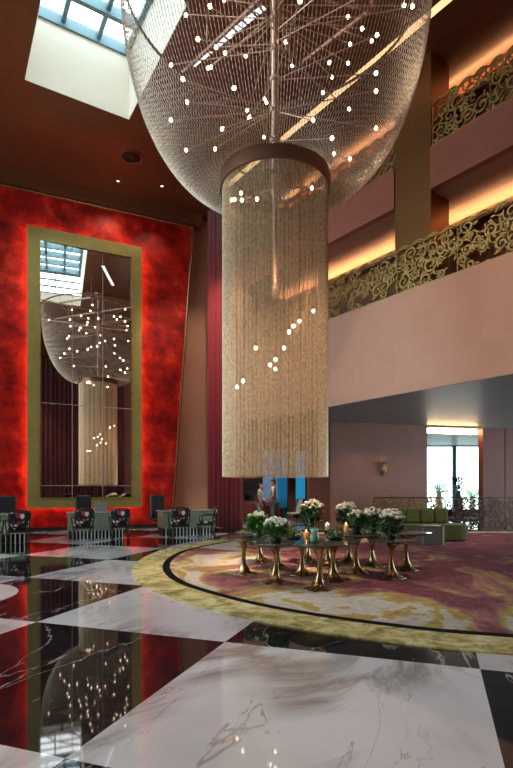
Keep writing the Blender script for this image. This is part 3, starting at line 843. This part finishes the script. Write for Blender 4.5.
def flower_vase(label, x, y, i, H, spread, nb, petal, leaf, vase, low=False, group='vases of white flowers on the bronze tables', nl=190, rs=.043):
    r = random.Random(int(x*1000)+i)
    t = thing('flower_vase', label, 'flowers', (x, y, ztop(i)), 0, group)
    vh = H*.38
    mb = MB(); mb.lathe([(.0,.0),(.06,.0),(.075,.02),(.085,vh*.5),(.07,vh*.9),(.075,vh),(.065,vh),(.06,vh*.9),(.0,vh*.8)], 20)
    mb.build('vase', M[vase], t, True)
    fm = leafy(r, int(nl*1.5), spread*.8, vh*.45, H*.78, .15 if not low else .11, .026)
    heads = []
    tries = 0
    nb = int(nb*1.35)
    while len(heads) < nb and tries < 1500:
        tries += 1
        a = r.uniform(0, 2*PI); q = spread*math.sqrt(r.random())
        z = H*(1-.2*(q/spread)**2)+r.uniform(-.02,.03)
        p = Vector((q*math.cos(a), q*math.sin(a), z))
        if all((p-h).length > rs*1.55 for h in heads): heads.append(p)
    for p in heads: fm.tube([(p.x*.2, p.y*.2, vh*.8), (p.x*.7, p.y*.7, p.z*.75), tuple(p)], .0035, 4)
    fm.build('foliage', M[leaf], t)
    for p in heads:
        key = (petal, rs)
        if key not in rose_src:
            o = rose_mesh(1, rs).build('blossom', M[petal], t, True); rose_src[key] = o
        else:
            o = rose_src[key].copy(); COL.objects.link(o); o.parent = t
        o.location = p; d = Vector((p.x, p.y, spread*1.3)); o.rotation_euler = (r.uniform(-.2,.2)-d.y*1.2, d.x*1.2, r.uniform(0,6))
    return t
flower_vase('bright green leafy vase with a few white lilies, closest to the desks', .02, 8.93, 0, .42, .17, 5, 'petalw', 'leaf2', 'greenglass', nl=210, rs=.05)
flower_vase('low bunch of bright white tulips beside the leafy lily vase', .32, 8.1, 1, .36, .20, 24, 'petalw', 'leaf2', 'vase', True, rs=.036)
flower_vase('tall ivory rose vase nearest the curtain opening, in front of the wood wall', 1.12, 10.45, 7, .55, .22, 22, 'petal', 'leaf1', 'vase')
flower_vase('second tall ivory rose vase, below the edge of the wood wall', 1.85, 10.55, 9, .56, .20, 20, 'petal', 'leaf1', 'vase')
flower_vase('lowest ivory rose vase, between the tall rose vases, mostly dark leaves', 1.80, 9.1, 8, .40, .17, 9, 'petal', 'leaf1', 'vase')
flower_vase('ivory rose vase standing in front of the wall below the sconce', 2.24, 9.86, 10, .50, .24, 22, 'petal', 'leaf1', 'vase')
flower_vase('ivory rose vase closest to the olive sofa cushions', 2.27, 8.62, 11, .47, .20, 20, 'petal', 'leaf1', 'vase')
def moss_bowl(label, x, y, i, r0=.13, leaf='leaf3'):
    t = thing('moss_bowl', label, 'plant', (x, y, ztop(i)), 0, 'low moss bowls on the bronze tables')
    mb = MB(); mb.lathe([(0,0),(.07,0),(r0*.9,.03),(r0,.07),(r0*.94,.07),(0,.05)], 20); mb.build('bowl', M['vase'], t, True)
    rr = random.Random(int(x*77)); mb = leafy(rr, 130, r0*.9, .05, .14, .08, .014, .5); mb.build('foliage', M[leaf], t)
moss_bowl('low mossy bowl in the gap behind the white tulips', .41, 9.6, 3, .17)
moss_bowl('low mossy bowl behind the pale green glass vase', .66, 8.95, 5, .14, 'leaf1')
moss_bowl('low mossy bowl on the table just behind the frontmost one', 1.28, 8.36, 6, .15, 'leaf1')
t = thing('glass_vase', 'small empty pale green glass vase on the frontmost bronze table', 'vase', (.86, 7.62, ztop(4)))
mb = MB(); mb.lathe([(0,0),(.05,0),(.07,.03),(.075,.09),(.05,.15),(.07,.2),(.062,.2),(.045,.15),(.06,.09),(0,.02)], 20); mb.build('body', M['greenglass'], t, True)
def candle(label, x, y, i, mat, h=.11):
    t = thing('candle', label, 'candle', (x, y, ztop(i)), 0, 'candles on the bronze tables')
    mb = MB(); mb.lathe([(0,0),(.035,0),(.04,.01),(.042,h),(.036,h),(.034,h*.75),(0,h*.72)], 16); mb.build('holder', mat, t, True)
    mb = MB(); mb.lathe([(0,h*.73),(.012,h*.8),(.014,h*.95),(.006,h*1.15),(0,h*1.28)], 10); mb.build('flame', M['flame'], t, True)
candle('amber glass candle beside the moss bowl behind the green glass vase', .84, 8.66, 5, M['wax'], .16)
candle('amber glass candle in front of the second tall rose vase', 1.56, 8.95, 8, M['wax'], .17)
candle('single white votive candle among the dark rose leaves', 1.36, 9.85, 13, M['petal'], .09)

# ------------------------------------------------------------------ reception desks and chairs
def desk(label, x, y, W=1.75):
    t = thing('reception_desk', label, 'desk', (x, y, 0), WA, 'reception desks before the red panel')
    D = .75; H = .82
    mb = MB()                                           # fluted curved front
    pts = [(-W/2, D/2)]
    nfl = 34
    for k in range(nfl*4+1):
        u = k/(nfl*4); xx = -W/2+W*u
        pts.append((xx, -D/2+.06 - .05*math.sin(PI*u) - .012*abs(math.sin(PI*u*nfl))))
    pts.append((W/2, D/2)); mb.prism(pts, .26, H-.05); mb.build('fluted_body', M['deskmetal'], t)
    mb = MB(); mb.rbox(-W/2-.04, W/2+.04, -D/2-.06, D/2+.02, H-.05, H, .015); mb.build('desktop', M['desktop'], t)
    mb = MB(); mb.box(-W/2+.03, W/2-.03, -D/2+.12, D/2-.03, .02, .26); mb.build('plinth', M['black'], t)
    k = 0
    for k in range(15):
        u = (k+.5)/15; xx = -W/2+.04+(W-.08)*u
        m2 = MB(); m2.lathe([(.0,0),(.018,0),(.018,.27),(0,.27)], 8, T(xx, -D/2+.05-.05*math.sin(PI*u))); m2.build('leg', M['slat'], t)
    return t
def wl(s, d=0): 
    p = MW @ Vector((s, d, 0)); return p
dk = [(-7.3,14.18),(-4.88,15.65),(-2.28,16.75)]
desk('fluted verdigris desk cut by the picture edge, beside the framed mirror', *dk[0], 1.8)
desk('fluted verdigris desk with open silver laptop, below the mirror', *dk[1], 1.62)
desk('fluted verdigris desk nearest the crimson curtain', *dk[2])

def office_chair(label, x, y, rz):
    t = thing('office_chair', label, 'chair', (x, y, 0), rz, 'dark office chairs behind the desks')
    mb = MB()
    for k in range(5):
        a = 2*PI*k/5+.3; mb.tube([(0,0,.1),(.3*math.cos(a),.3*math.sin(a),.06)], [.03,.02], 6); mb.ball((.3*math.cos(a),.3*math.sin(a),.035), .035, 8, 5)
    mb.build('base', M['darkbronze'], t)
    mb = MB(); mb.tube([(0,0,.1),(0,0,.43)], .03, 8); mb.build('stem', M['steel'], t)
    mb = MB(); mb.rbox(-.26,.26,-.26,.26,.43,.52,.04); mb.build('seat', M['leather'], t)
    mb = MB(); mb.rbox(-.25,.25,-.04,.04,0,.80,.04, Matrix.Translation((0,.26,.50)) @ Matrix.Rotation(-.12,4,'X')); mb.build('backrest', M['leather'], t)
    for s in (-1,1):
        mb = MB(); mb.tube([(s*.27,.2,.5),(s*.29,.2,.7),(s*.29,-.12,.7)], .02, 6); mb.build('armrest', M['darkbronze'], t)
for (x, y), lb, off in zip(dk, ('black high back office chair behind the desk cut by the picture edge', 'black high back office chair behind the laptop below the mirror', 'black high back office chair against the slanted panel edge'), (.34,-.25,-.66)):
    v = Matrix.Rotation(WA, 3, 'Z') @ Vector((off, .92, 0))
    office_chair(lb, x+v.x, y+v.y, WA)
t = thing('laptop', 'open silver laptop seen from behind on the desk below the mirror', 'laptop', (0,0,.82), 0)
v = Matrix.Rotation(WA, 3, 'Z') @ Vector((.12, .02, 0)); t.location = (dk[1][0]+v.x, dk[1][1]+v.y, .82); t.rotation_euler = (0,0,WA+PI)
mb = MB(); mb.rbox(-.19,.19,-.26,0,.0,.018,.006); mb.build('keyboard_base', M['laptop'], t)
mb = MB(); mb.rbox(-.19,.19,-.006,.006,0,.26,.005, Matrix.Translation((0,.0,.012)) @ Matrix.Rotation(-.25,4,'X')); mb.build('lid', M['laptop'], t)

def floral_chair():
    t = thing('floral_armchair', 'x', 'chair', (0,0,0), 0, 'floral visitor chairs at the desks')
    for sx in (-1,1):                                  # chair faces +y, its back towards -y
        mb = MB(); mb.tube([(sx*.24,.22,0),(sx*.235,.225,.2),(sx*.25,.23,.44)], [.014,.018,.024], 6); mb.build('leg', M['blackwood'], t, True)
        mb = MB(); mb.tube([(sx*.23,-.27,0),(sx*.225,-.23,.22),(sx*.23,-.22,.44)], [.015,.018,.022], 6); mb.build('leg', M['blackwood'], t, True)
    mb = MB(); mb.rbox(-.27,.27,-.25,.26,.38,.44,.015); mb.build('seat_frame', M['blackwood'], t)
    mb = MB(); mb.rbox(-.255,.255,-.22,.25,.44,.51,.03); mb.build('seat', M['floral'], t)
    Mb = Matrix.Translation((0,-.23,.44)) @ Matrix.Rotation(R(9),4,'X')
    mb = MB()
    path = [(-.22,0,0),(-.245,0,.2),(-.25,0,.4),(-.22,0,.48),(-.1,0,.5),(0,0,.52),(.1,0,.5),(.22,0,.48),(.25,0,.4),(.245,0,.2),(.22,0,0)]
    mb.tube(catmull(path, 4), .022, 8, Mb); mb.tube([(-.23,0,.08),(.23,0,.08)], .018, 6, Mb); mb.build('back_frame', M['blackwood'], t, True)
    mb = MB(); mb.rbox(-.225,.225,-.03,.03,.09,.47,.03, Mb); mb.build('backrest', M['floral'], t)
    for sx in (-1,1):
        mb = MB(); mb.tube(catmull([(sx*.245,-.26,.68),(sx*.29,-.1,.70),(sx*.30,.1,.69),(sx*.285,.17,.64),(sx*.26,.14,.44)], 4), .018, 6); mb.build('armrest', M['blackwood'], t, True)
    return t
fc = floral_chair(); first = True
def put_chair(x, y, rz, lb):
    global first
    if first: fc.location = (x, y, 0); fc.rotation_euler = (0,0,rz); fc['label'] = lb; first = False
    else: dup(fc, (x, y, 0), rz, lb)
def px_ground(px, Y): p = at(px, Y); return p.x, p.y
for px, Y, dr, lb in ((18,13.4,.15,'black floral armchair before the desk cut by the picture edge, nearer the mirror'),
        (-10,12.9,-.1,'black floral armchair sliced by the picture edge'),
        (83,14.65,.05,'black floral armchair in front of the laptop'),
        (120,15.0,-.1,'black floral armchair at the other end of the laptop desk, without laptop'),
        (179,15.35,-.05,'black floral armchair with its back to us at the desk by the curtain'),
        (206,16.0,1.1,'black floral armchair turned sideways, closest to the crimson curtain')):
    put_chair(*px_ground(px, Y), WA+dr, lb)

# ------------------------------------------------------------------ sofa, side table, sconce
SO = thing('sofa', 'olive velvet sofa with a rounded armless end on the rug', 'sofa', (3.95, 14.4, .018), R(2))
def rounded(x0, x1, y0, y1, r, n=8):
    pts = []
    for cx_, cy_, a0 in ((x1-r,y0+r,-90),(x1-r,y1-r,0),(x0+.05,y1-.05,90),(x0+.05,y0+.05,180)):
        rr = r if a0 <= 0 else .05
        for k in range(n+1): a = R(a0+90*k/n); pts.append((cx_+rr*math.cos(a), cy_+rr*math.sin(a)))
    return pts
mb = MB(); mb.prism(rounded(0,2.15,0,.95,.42), .04, .40); ob = mb.build('seat_base', M['sofa'], SO)
mb = MB(); mb.prism(rounded(.02,2.12,.02,.93,.41), .40, .47); mb.build('seat', M['sofa'], SO)
mb = MB(); mb.rbox(0,1.72,.72,.98,.40,.78,.06); mb.build('backrest', M['sofa'], SO)
for k in range(4):
    mb = MB(); mb.rbox(-.20,.20,-.09,.09,0,.46,.07, Matrix.Translation((.24+k*.42,.60,.47)) @ Matrix.Rotation(-.2,4,'X')); mb.build('back_cushion', M['sofa'], SO)
for sx, sy in ((.1,.1),(1.7,.1),(.1,.85),(1.7,.85)):
    mb = MB(); mb.lathe([(.03,0),(.03,.05)], 8, T(sx,sy)); mb.build('foot', M['black'], SO)
ST = thing('side_table', 'grey steel drum side table in front of the olive sofa', 'table', (4.66, 13.8, .018), R(2))
mb = MB(); mb.rbox(-.29,.24,-.25,.25,0,.48,.02); mb.build('body', M['steel'], ST)
mb = MB(); mb.rbox(-.31,.26,-.27,.27,.48,.505,.008); mb.build('top', M['steel'], ST)
mb = MB(); mb.box(.245,.30,-.26,-.20,0,.5); mb.build('edge_panel', M['slat'], ST)
p = ME @ Vector((2.10, 0, 2.2))
SC = thing('wall_sconce', 'brass cylinder wall sconce on the dusty pink wall', 'wall lamp', p, EA)
mb = MB(); mb.rbox(-.06,.06,-.03,0,-.22,.0,.01); mb.build('backplate', M['darkbronze'], SC)
mb = MB(); mb.tube([(0,-.02,-.12),(0,-.14,-.12),(.02,-.14,-.02)], .02, 6); mb.build('arm', M['darkbronze'], SC)
mb = MB(); mb.lathe([(.0,-.05),(.075,-.05),(.085,.0),(.085,.32),(.075,.32),(.075,.0),(0,-.02)], 20, Matrix.Translation((.02,-.15,0))); mb.build('lamp_shade', M['gold'], SC, True)
mb = MB(); mb.ball((.02,-.15,.26), .05, 10, 6); mb.build('bulb', EM('sconce_glow', (1,.65,.3), 14), SC, True)

# ------------------------------------------------------------------ ceiling fittings
def ceil_at(px, py, z=ZC): D = F*(z-HC)/(HY-py); return at(px, D, z)
p = ceil_at(132,157)
VE = thing('ceiling_vent', 'round brown ceiling vent above the red panel', 'vent', p)
mb = MB(); mb.lathe([(.36,-.03),(.37,0),(.30,0),(.30,-.03),(.36,-.03)], 32); mb.build('vent_ring', M['copperband'], VE, True)
mb = MB()
for r_ in (.27,.2,.13): mb.lathe([(r_,-.015),(r_,-.04),(r_-.03,-.045),(r_-.03,-.01)], 28)
mb.lathe([(0,-.01),(.07,-.02),(.07,-.035),(0,-.04)], 20); mb.build('vent_core', M['darkbronze'], VE)
def downlight(label, loc, e, size, aim=None, col=(1,.82,.62), blend=.6):
    t = thing('downlight', label, 'ceiling light', loc, 0, 'round ceiling downlights')
    mb = MB(); mb.lathe([(.06,-.012),(.075,0),(.05,0),(.05,-.012),(.06,-.012)], 20); mb.build('bezel', M['copperband'], t)
    mb = MB(); mb.lathe([(0,-.004),(.05,-.006),(.05,-.001)], 16); mb.build('lens', M['spotlens'], t)
    if e:
        l = bpy.data.lights.new('spot_lamp', 'SPOT'); l.energy = e; l.spot_size = R(size); l.spot_blend = blend; l.color = col; l.shadow_soft_size = .06
        l.shadow_soft_size = .06 if size > 32 else .25
        o = bpy.data.objects.new('spot_lamp', l); COL.objects.link(o); o.parent = t; o.location = (0,0,-.05)
        d = (Vector(aim)-Vector(loc)) if aim else Vector((0,0,-1)); o.rotation_euler = d.to_track_quat('-Z','Y').to_euler()
W_ = lambda x, y, z: tuple(MW @ Vector((x, y, z)))
p1 = ceil_at(118,181); p2 = ceil_at(162,186)
downlight('tiny ceiling downlight over the middle of the mirror', p1, 110, 90, W_(-.3,0,3))
downlight('tiny ceiling downlight over the mirror edge nearest the curtain', p2, 110, 90, W_(2.6,0,3))
downlight('added ceiling spot brightening the crimson curtain', (-1.0,15.6,ZC), 900, 60, (-2.0,20.2,4.))  # added lamp, brightens the curtain
downlight('added ceiling spot brightening the flower tables from beside the balcony', (4.6,5.2,ZC), 1300, 34, (1.2,9.2,.7))  # added lamp, brightens flowers and rug
LL = thing('ceiling_light', 'narrow pale linear ceiling light seen through the bell of the chandelier', 'ceiling light')
a = ceil_at(192,65); b = ceil_at(265,5); d = b-a; LL.location = a; LL.rotation_euler = (0,0,math.atan2(d.y, d.x))
mb = MB(); mb.box(0, d.length, -.09, .09, -.02, 0); mb.build('housing', M['copperband'], LL)
k = 8; s = d.length/k
for q in range(k): mb = MB(); mb.box(q*s+.03, (q+1)*s-.03, -.07, .07, -.026, -.02); mb.build('diffuser', M['led'], LL)

# ------------------------------------------------------------------ people in the lounge
def skin_obj(name, verts, edges, rad, mat, parent, root=0, sub=2):
    me = bpy.data.meshes.new(name); me.from_pydata(verts, edges, []); me.materials.append(mat)
    o = bpy.data.objects.new(name, me); COL.objects.link(o); o.parent = parent
    o.modifiers.new('skin', 'SKIN'); 
    sv = me.skin_vertices[0].data
    for i, r_ in enumerate(rad): sv[i].radius = (r_, r_) if not isinstance(r_, tuple) else r_; sv[i].use_root = (i == root)
    if sub: md = o.modifiers.new('sub', 'SUBSURF'); md.levels = sub; md.render_levels = sub
    o.modifiers['skin'].use_smooth_shade = True
    return o
def chain(V, E, Rr, start, pts):
    prev = start
    for p, r_ in pts:
        V.append(p); Rr.append(r_); E.append((prev, len(V)-1)); prev = len(V)-1
    return prev
def person(label, x, y, rz, H, woman=False):
    t = thing('person', label, 'person', (x, y, 0), rz); k = H/1.75
    s = .9 if woman else 1.
    V = [(0,0,.95)]; E = []; Q = [(.15*s,.11*s)]
    n = chain(V, E, Q, 0, [((0,0,1.08),(.135*s,.10)),((0,-.01,1.26),(.16*s,.11)),((0,0,1.42),(.13*s,.09))])
    chest = 3 - 0
    neck = chain(V, E, Q, n, [((0,.0,1.50),(.055,.055)),((0,-.01,1.55),(.062,.07)),((0,-.02,1.64),(.078,.095)),((0,-.01,1.72),(.06,.075))])
    V.append((0,-.12,1.625)); Q.append((.012,.012)); E.append((neck-1, len(V)-1))          # nose
    for sx in (-1,1): V.append((sx*.083,.0,1.63)); Q.append((.012,.02)); E.append((neck-1, len(V)-1))   # ears
    hands = []
    for sx in (-1,1):
        bend = -.16 if sx > 0 else -.05
        e = chain(V, E, Q, n, [((sx*.19*s,0,1.41),(.055,.055)),((sx*.23*s,.02,1.14),(.042,.042)),((sx*.22*s,bend-.06,.93 if sx<0 else 1.0),(.03,.03)),((sx*.22*s,bend-.09,.86 if sx<0 else .95),(.035,.02))])
        hx, hy, hz = V[e]
        for f in range(4):
            fy = hy-.03+f*.02; L = (.075,.085,.08,.062)[f]
            chain(V, E, Q, e, [((hx,fy,hz-.05),(.009,.009)),((hx-sx*.006,fy,hz-.05-L*.6),(.008,.008)),((hx-sx*.02,fy,hz-.05-L),(.007,.007))])
        chain(V, E, Q, e, [((hx-sx*.01,hy-.045,hz-.02),(.010,.010)),((hx-sx*.025,hy-.06,hz-.06),(.008,.008))])
    for sx in (-1,1):
        chain(V, E, Q, 0, [((sx*.09,0,.88),(.095,.095)),((sx*.10,-.01,.5),(.058,.06)),((sx*.105,.02,.1),(.038,.04)),((sx*.11,-.02,.045),(.04,.035)),((sx*.115,-.15,.03),(.035,.022))])
    V = [tuple(c*k for c in v) for v in V]; Q = [tuple(c*k for c in q) for q in Q]
    skin_obj('body', V, E, Q, M['skin'], t, 0, 1)
    # shirt
    V = [(0,0,.93)]; E = []; Q = [(.165*s,.125)]
    n = chain(V, E, Q, 0, [((0,0,1.08),(.15*s,.115)),((0,-.01,1.26),(.175*s,.125)),((0,0,1.41),(.145*s,.105)),((0,0,1.47),(.075,.07))]) - 1
    for sx in (-1,1): chain(V, E, Q, n, [((sx*.19*s,0,1.41),(.07,.07)),((sx*.225*s,.015,1.2),(.06,.06))])
    V = [tuple(c*k for c in v) for v in V]; Q = [tuple(c*k for c in q) for q in Q]
    skin_obj('top' if woman else 'shirt', V, E, Q, M['dress'] if woman else M['shirt'], t, 0, 1)
    V = [(0,0,.98)]; E = []; Q = [(.16*s,.12)]
    for sx in (-1,1): chain(V, E, Q, 0, [((sx*.09,0,.86),(.115,.115)),((sx*.10,-.01,.5),(.085,.085)),((sx*.105,.02,.1),(.075,.08))])
    V = [tuple(c*k for c in v) for v in V]; Q = [tuple(c*k for c in q) for q in Q]
    skin_obj('trousers', V, E, Q, M['dress'] if woman else M['trouser'], t, 0, 1)
    mb = MB(); mb.ball((0,.012*k,1.665*k), .105*k, 14, 10, (.86,1,.92))
    mb.v = [v if not (v[1] < -.05*k and v[2] < 1.69*k) else (v[0], v[1]*.45, max(v[2], 1.66*k)) for v in mb.v]
    if woman: mb.ball((0,.10*k,1.60*k), .06*k, 10, 7, (1,.8,1.2))
    mb.build('hair', M['hair'], t, True)
    mb = MB()
    for sx in (-1,1): mb.ball((sx*.03*k,-.107*k,1.645*k), .011*k, 8, 5)
    mb.build('eye', M['hair'], t, True)
    mb = MB()
    for sx in (-1,1): mb.ball((sx*.113*k,-.06*k,.035*k), .05*k, 10, 6, (1,2.6,.8))
    mb.build('shoe', M['shoe'], t, True)
person('person in pale blue top and trousers standing in the lounge opening, hair tied up', .14, 20.6, R(75), 1.74, True)
person('taller person in beige shirt and grey trousers standing in the lounge opening', .67, 20.4, R(-100), 1.88)

# ------------------------------------------------------------------ lounge furniture
def armchair(label, x, y, rz, mat, name='armchair', thin=False):
    t = thing(name, label, 'chair', (x, y, 0), rz)
    mb = MB(); mb.rbox(-.38,.38,-.36,.36,.14,.44,.06); mb.build('seat', mat, t)
    mb = MB(); mb.rbox(-.38,.38,.26,.42,.40,1.05 if thin else .92,.06); mb.build('backrest', mat, t)
    for s in (-1,1): mb = MB(); mb.rbox(s*.4-.07, s*.4+.07, -.34,.38,.14,.64,.05); mb.build('armrest', mat, t)
    for sx, sy in ((-.3,-.28),(.3,-.28),(-.3,.3),(.3,.3)): mb = MB(); mb.lathe([(.015,0),(.022,.15)], 6, T(sx,sy)); mb.build('leg', M['blackwood'], t)
armchair('dark red armchair in the lounge beside the curtain edge', -.35, 22.6, R(200), M['armred'])
armchair('dark red armchair in the lounge behind the standing people', .75, 23.6, R(160), M['armred'])
t = thing('lounge_chair', 'pale grey slim chair in the lounge below the narrow teal window', 'chair', (1.6,22.2,0), R(-70))
mb = MB(); mb.rbox(-.22,.22,-.22,.22,.42,.48,.02); mb.build('seat', M['paleseat'], t)
mb = MB(); mb.rbox(-.21,.21,-.02,.03,0,.58,.02, Matrix.Translation((0,.2,.48)) @ Matrix.Rotation(-.25,4,'X')); mb.build('backrest', M['paleseat'], t)
for sx, sy in ((-.18,-.18),(.18,-.18),(-.18,.18),(.18,.18)): mb = MB(); mb.lathe([(.012,0),(.018,.42)], 6, T(sx,sy)); mb.build('leg', M['steel'], t)
armchair('dark high back armchair in the lounge against the wood wall', 2.25, 24.0, R(180), M['leather'], 'armchair', True)
TL = thing('table_lamp', 'dark table lamp on a side table in the lounge by the curtain', 'lamp', (-.35, 24.3, .6))
mb = MB(); mb.lathe([(0,0),(.1,0),(.05,.05),(.03,.3),(.02,.42)], 14); mb.build('lamp_base', M['darkbronze'], TL)
mb = MB(); mb.lathe([(.24,.36),(.16,.62),(.155,.62),(.235,.36),(.24,.36)], 20); mb.build('lamp_shade', M['leather'], TL)
t = thing('end_table', 'dark round end table under the lounge table lamp', 'table', (-.35,24.3,0))
mb = MB(); mb.lathe([(.18,0),(.18,.03),(.03,.05),(.03,.56),(0,.56)], 18); mb.build('pedestal', M['darkbronze'], t)
mb = MB(); mb.lathe([(.3,.56),(.3,.6),(0,.6)], 24); mb.build('top', M['blackwood'], t)
# tall vase with dark branches before the garden window
t = thing('floor_vase', 'tall dark vase with dark branches in front of the window post', 'vase', (at(458,26).x, 26, 0))
mb = MB(); mb.lathe([(0,0),(.14,0),(.2,.3),(.22,.8),(.13,1.25),(.15,1.4),(.12,1.4),(0,1.2)], 20); mb.build('vase', M['mullion'], t, True)
rr = random.Random(5); mb = leafy(rr, 130, .22, 1.4, 2.1, .22, .05, .5)
for _ in range(9): a = rr.uniform(0,6.28); mb.tube([(0,0,1.2),(.1*math.cos(a),.1*math.sin(a),1.6),(.22*math.cos(a),.22*math.sin(a),2.1)], .01, 4)
mb.build('branches', P('dark_plum_leaf', (.03,.03,.05), .6), t)
# palms outside
def palm(label, x, y, h, seed, L=2.2):
    r = random.Random(seed); t = thing('palm_tree', label, 'tree', (x, y, -.1), 0, 'palms outside the garden window')
    mb = MB(); mb.lathe([(.22,0),(.17,h*.5),(.16,h),(.05,h+.2)], 12, None, lambda a, z: 1+.06*math.sin(z*22)); mb.build('trunk', M['trunk'], t)
    for k in range(18):
        a = 2*PI*k/18+r.uniform(-.15,.15); el = r.uniform(.25,1.35); mb = MB(); pts = []; p = Vector((0,0,h)); ang = el
        for q in range(11):
            pts.append(p.copy()); p = p + Vector((math.cos(ang)*math.cos(a), math.cos(ang)*math.sin(a), math.sin(ang)))*(L/10); ang -= .13+.05*r.random()
        mb.tube(pts, [.025*(1-q/11)+.005 for q in range(11)], 4)
        sd = Vector((-math.sin(a), math.cos(a), 0))
        for q in range(1, 11):
            for s2 in (0,.5):
                b = pts[q] if s2 == 0 else (pts[q]+pts[q-1])/2
                d = (pts[q]-pts[q-1]).normalized(); l = L*.26*math.sin(PI*min(1,(q-s2)/11+.12))
                for s in (-1,1):
                    tip = b+sd*s*l*.8+d*l*.6-Vector((0,0,l*.25)); mb.add([b-d*.018, b+d*.018, tip], [(0,1,2)])
        mb.build('frond', M['palm'], t)
palm('palm with upright fronds outside the window half beside the pink wall', at(439,33.5).x, 33.5, 1.3, 1, 2.2)
palm('lower palm with arching fronds outside the window half beside the terracotta wall', at(472,39).x, 39, .75, 2, 2.0)

# ------------------------------------------------------------------ light
wd = bpy.data.worlds.new('sky'); S.world = wd; wd.use_nodes = True
bg = wd.node_tree.nodes['Background']; bg.inputs['Color'].default_value = (.92,.96,1.,1); bg.inputs['Strength'].default_value = 6.
def portal(Mx, sx, sy):
    l = bpy.data.lights.new('daylight', 'AREA'); l.shape = 'RECTANGLE'; l.size = sx; l.size_y = sy; l.cycles.is_portal = True
    o = bpy.data.objects.new('daylight', l); COL.objects.link(o); o.matrix_world = Mx
portal(MSK @ Matrix.Translation(((sx0+sx1)/2, (sy0+sy1)/2, zt+.3)), sx1-sx0, sy1-sy0)
portal(Matrix.Translation((-13.06,6,6.5)) @ Matrix.Rotation(-PI/2,4,'Y'), 9, 12)
portal(Matrix.Translation((14.95,14,2.05)) @ Matrix.Rotation(PI/2,4,'Y'), 3.3, 11)
portal(Matrix.Translation((11.05,29.2,2.2)) @ Matrix.Rotation(-PI/2,4,'X'), 3.3, 3.6)
portal(Matrix.Translation((1.0,28.2,2.05)) @ Matrix.Rotation(-PI/2,4,'X'), 1.4, 3.1)
EXTRA = [((-7,4),600),((-4,-2),600),((3,-3),600),((3.0,2.0),600),((-9,10),500)]  # added fill lamps for the hall, one making the fascia's bright middle
for q, ((x, y), e) in enumerate(EXTRA):
    downlight(['added fill downlight over the white marble inlay','added fill downlight behind the viewer, beside the maroon curtain','added fill downlight behind the viewer, before the curtain middle','added ceiling spot in front of the chandelier, brightening the balcony fascia','added fill downlight near the tall side window'][q], (x, y, ZC), e if q != 3 else 4200, 95 if q != 3 else 30, tuple(MBAL @ Vector((3.6,0,5.2))) if q == 3 else None)
for q, (x, y, z, e) in enumerate(((.4,19.6,3.6,260),(.6,24.5,3.6,160),(4.2,17.9,4.0,50),(6.2,18.2,4.0,50),(8.6,16.8,4.0,40),(6.0,14.6,4.0,60))):  # added fill lamps to lift the lounge and the space below the gallery
    downlight(['added lounge fill light over the standing people','added lounge fill light over the dark red armchairs','added soffit fill light before the dusty pink wall, nearer the wood wall','added soffit fill light over the gilded screen','added soffit fill light over the dark bronze screen','added soffit fill light over the olive sofa'][q], (x, y, z), e, 120)
# ------------------------------------------------------------------ camera and view
cam = bpy.data.cameras.new('camera'); cam.sensor_fit = 'HORIZONTAL'; cam.sensor_width = 36; cam.lens = 36*F/513
cam.shift_y = (HY-384)/513; cam.clip_end = 200
co = bpy.data.objects.new('camera', cam); COL.objects.link(co); co.location = (0,0,HC); co.rotation_euler = (PI/2,0,0)
S.camera = co
vs_ = S.view_settings; vs_.view_transform = 'Standard'; vs_.look = 'None'; vs_.exposure = .38; vs_.gamma = 1; vs_.use_curve_mapping = False
S.cycles.use_denoising = True
S.cycles.max_bounces = 8; S.cycles.diffuse_bounces = 4; S.cycles.glossy_bounces = 5; S.cycles.transparent_max_bounces = 24
S.cycles.sample_clamp_indirect = 6; S.cycles.caustics_reflective = False; S.cycles.caustics_refractive = False
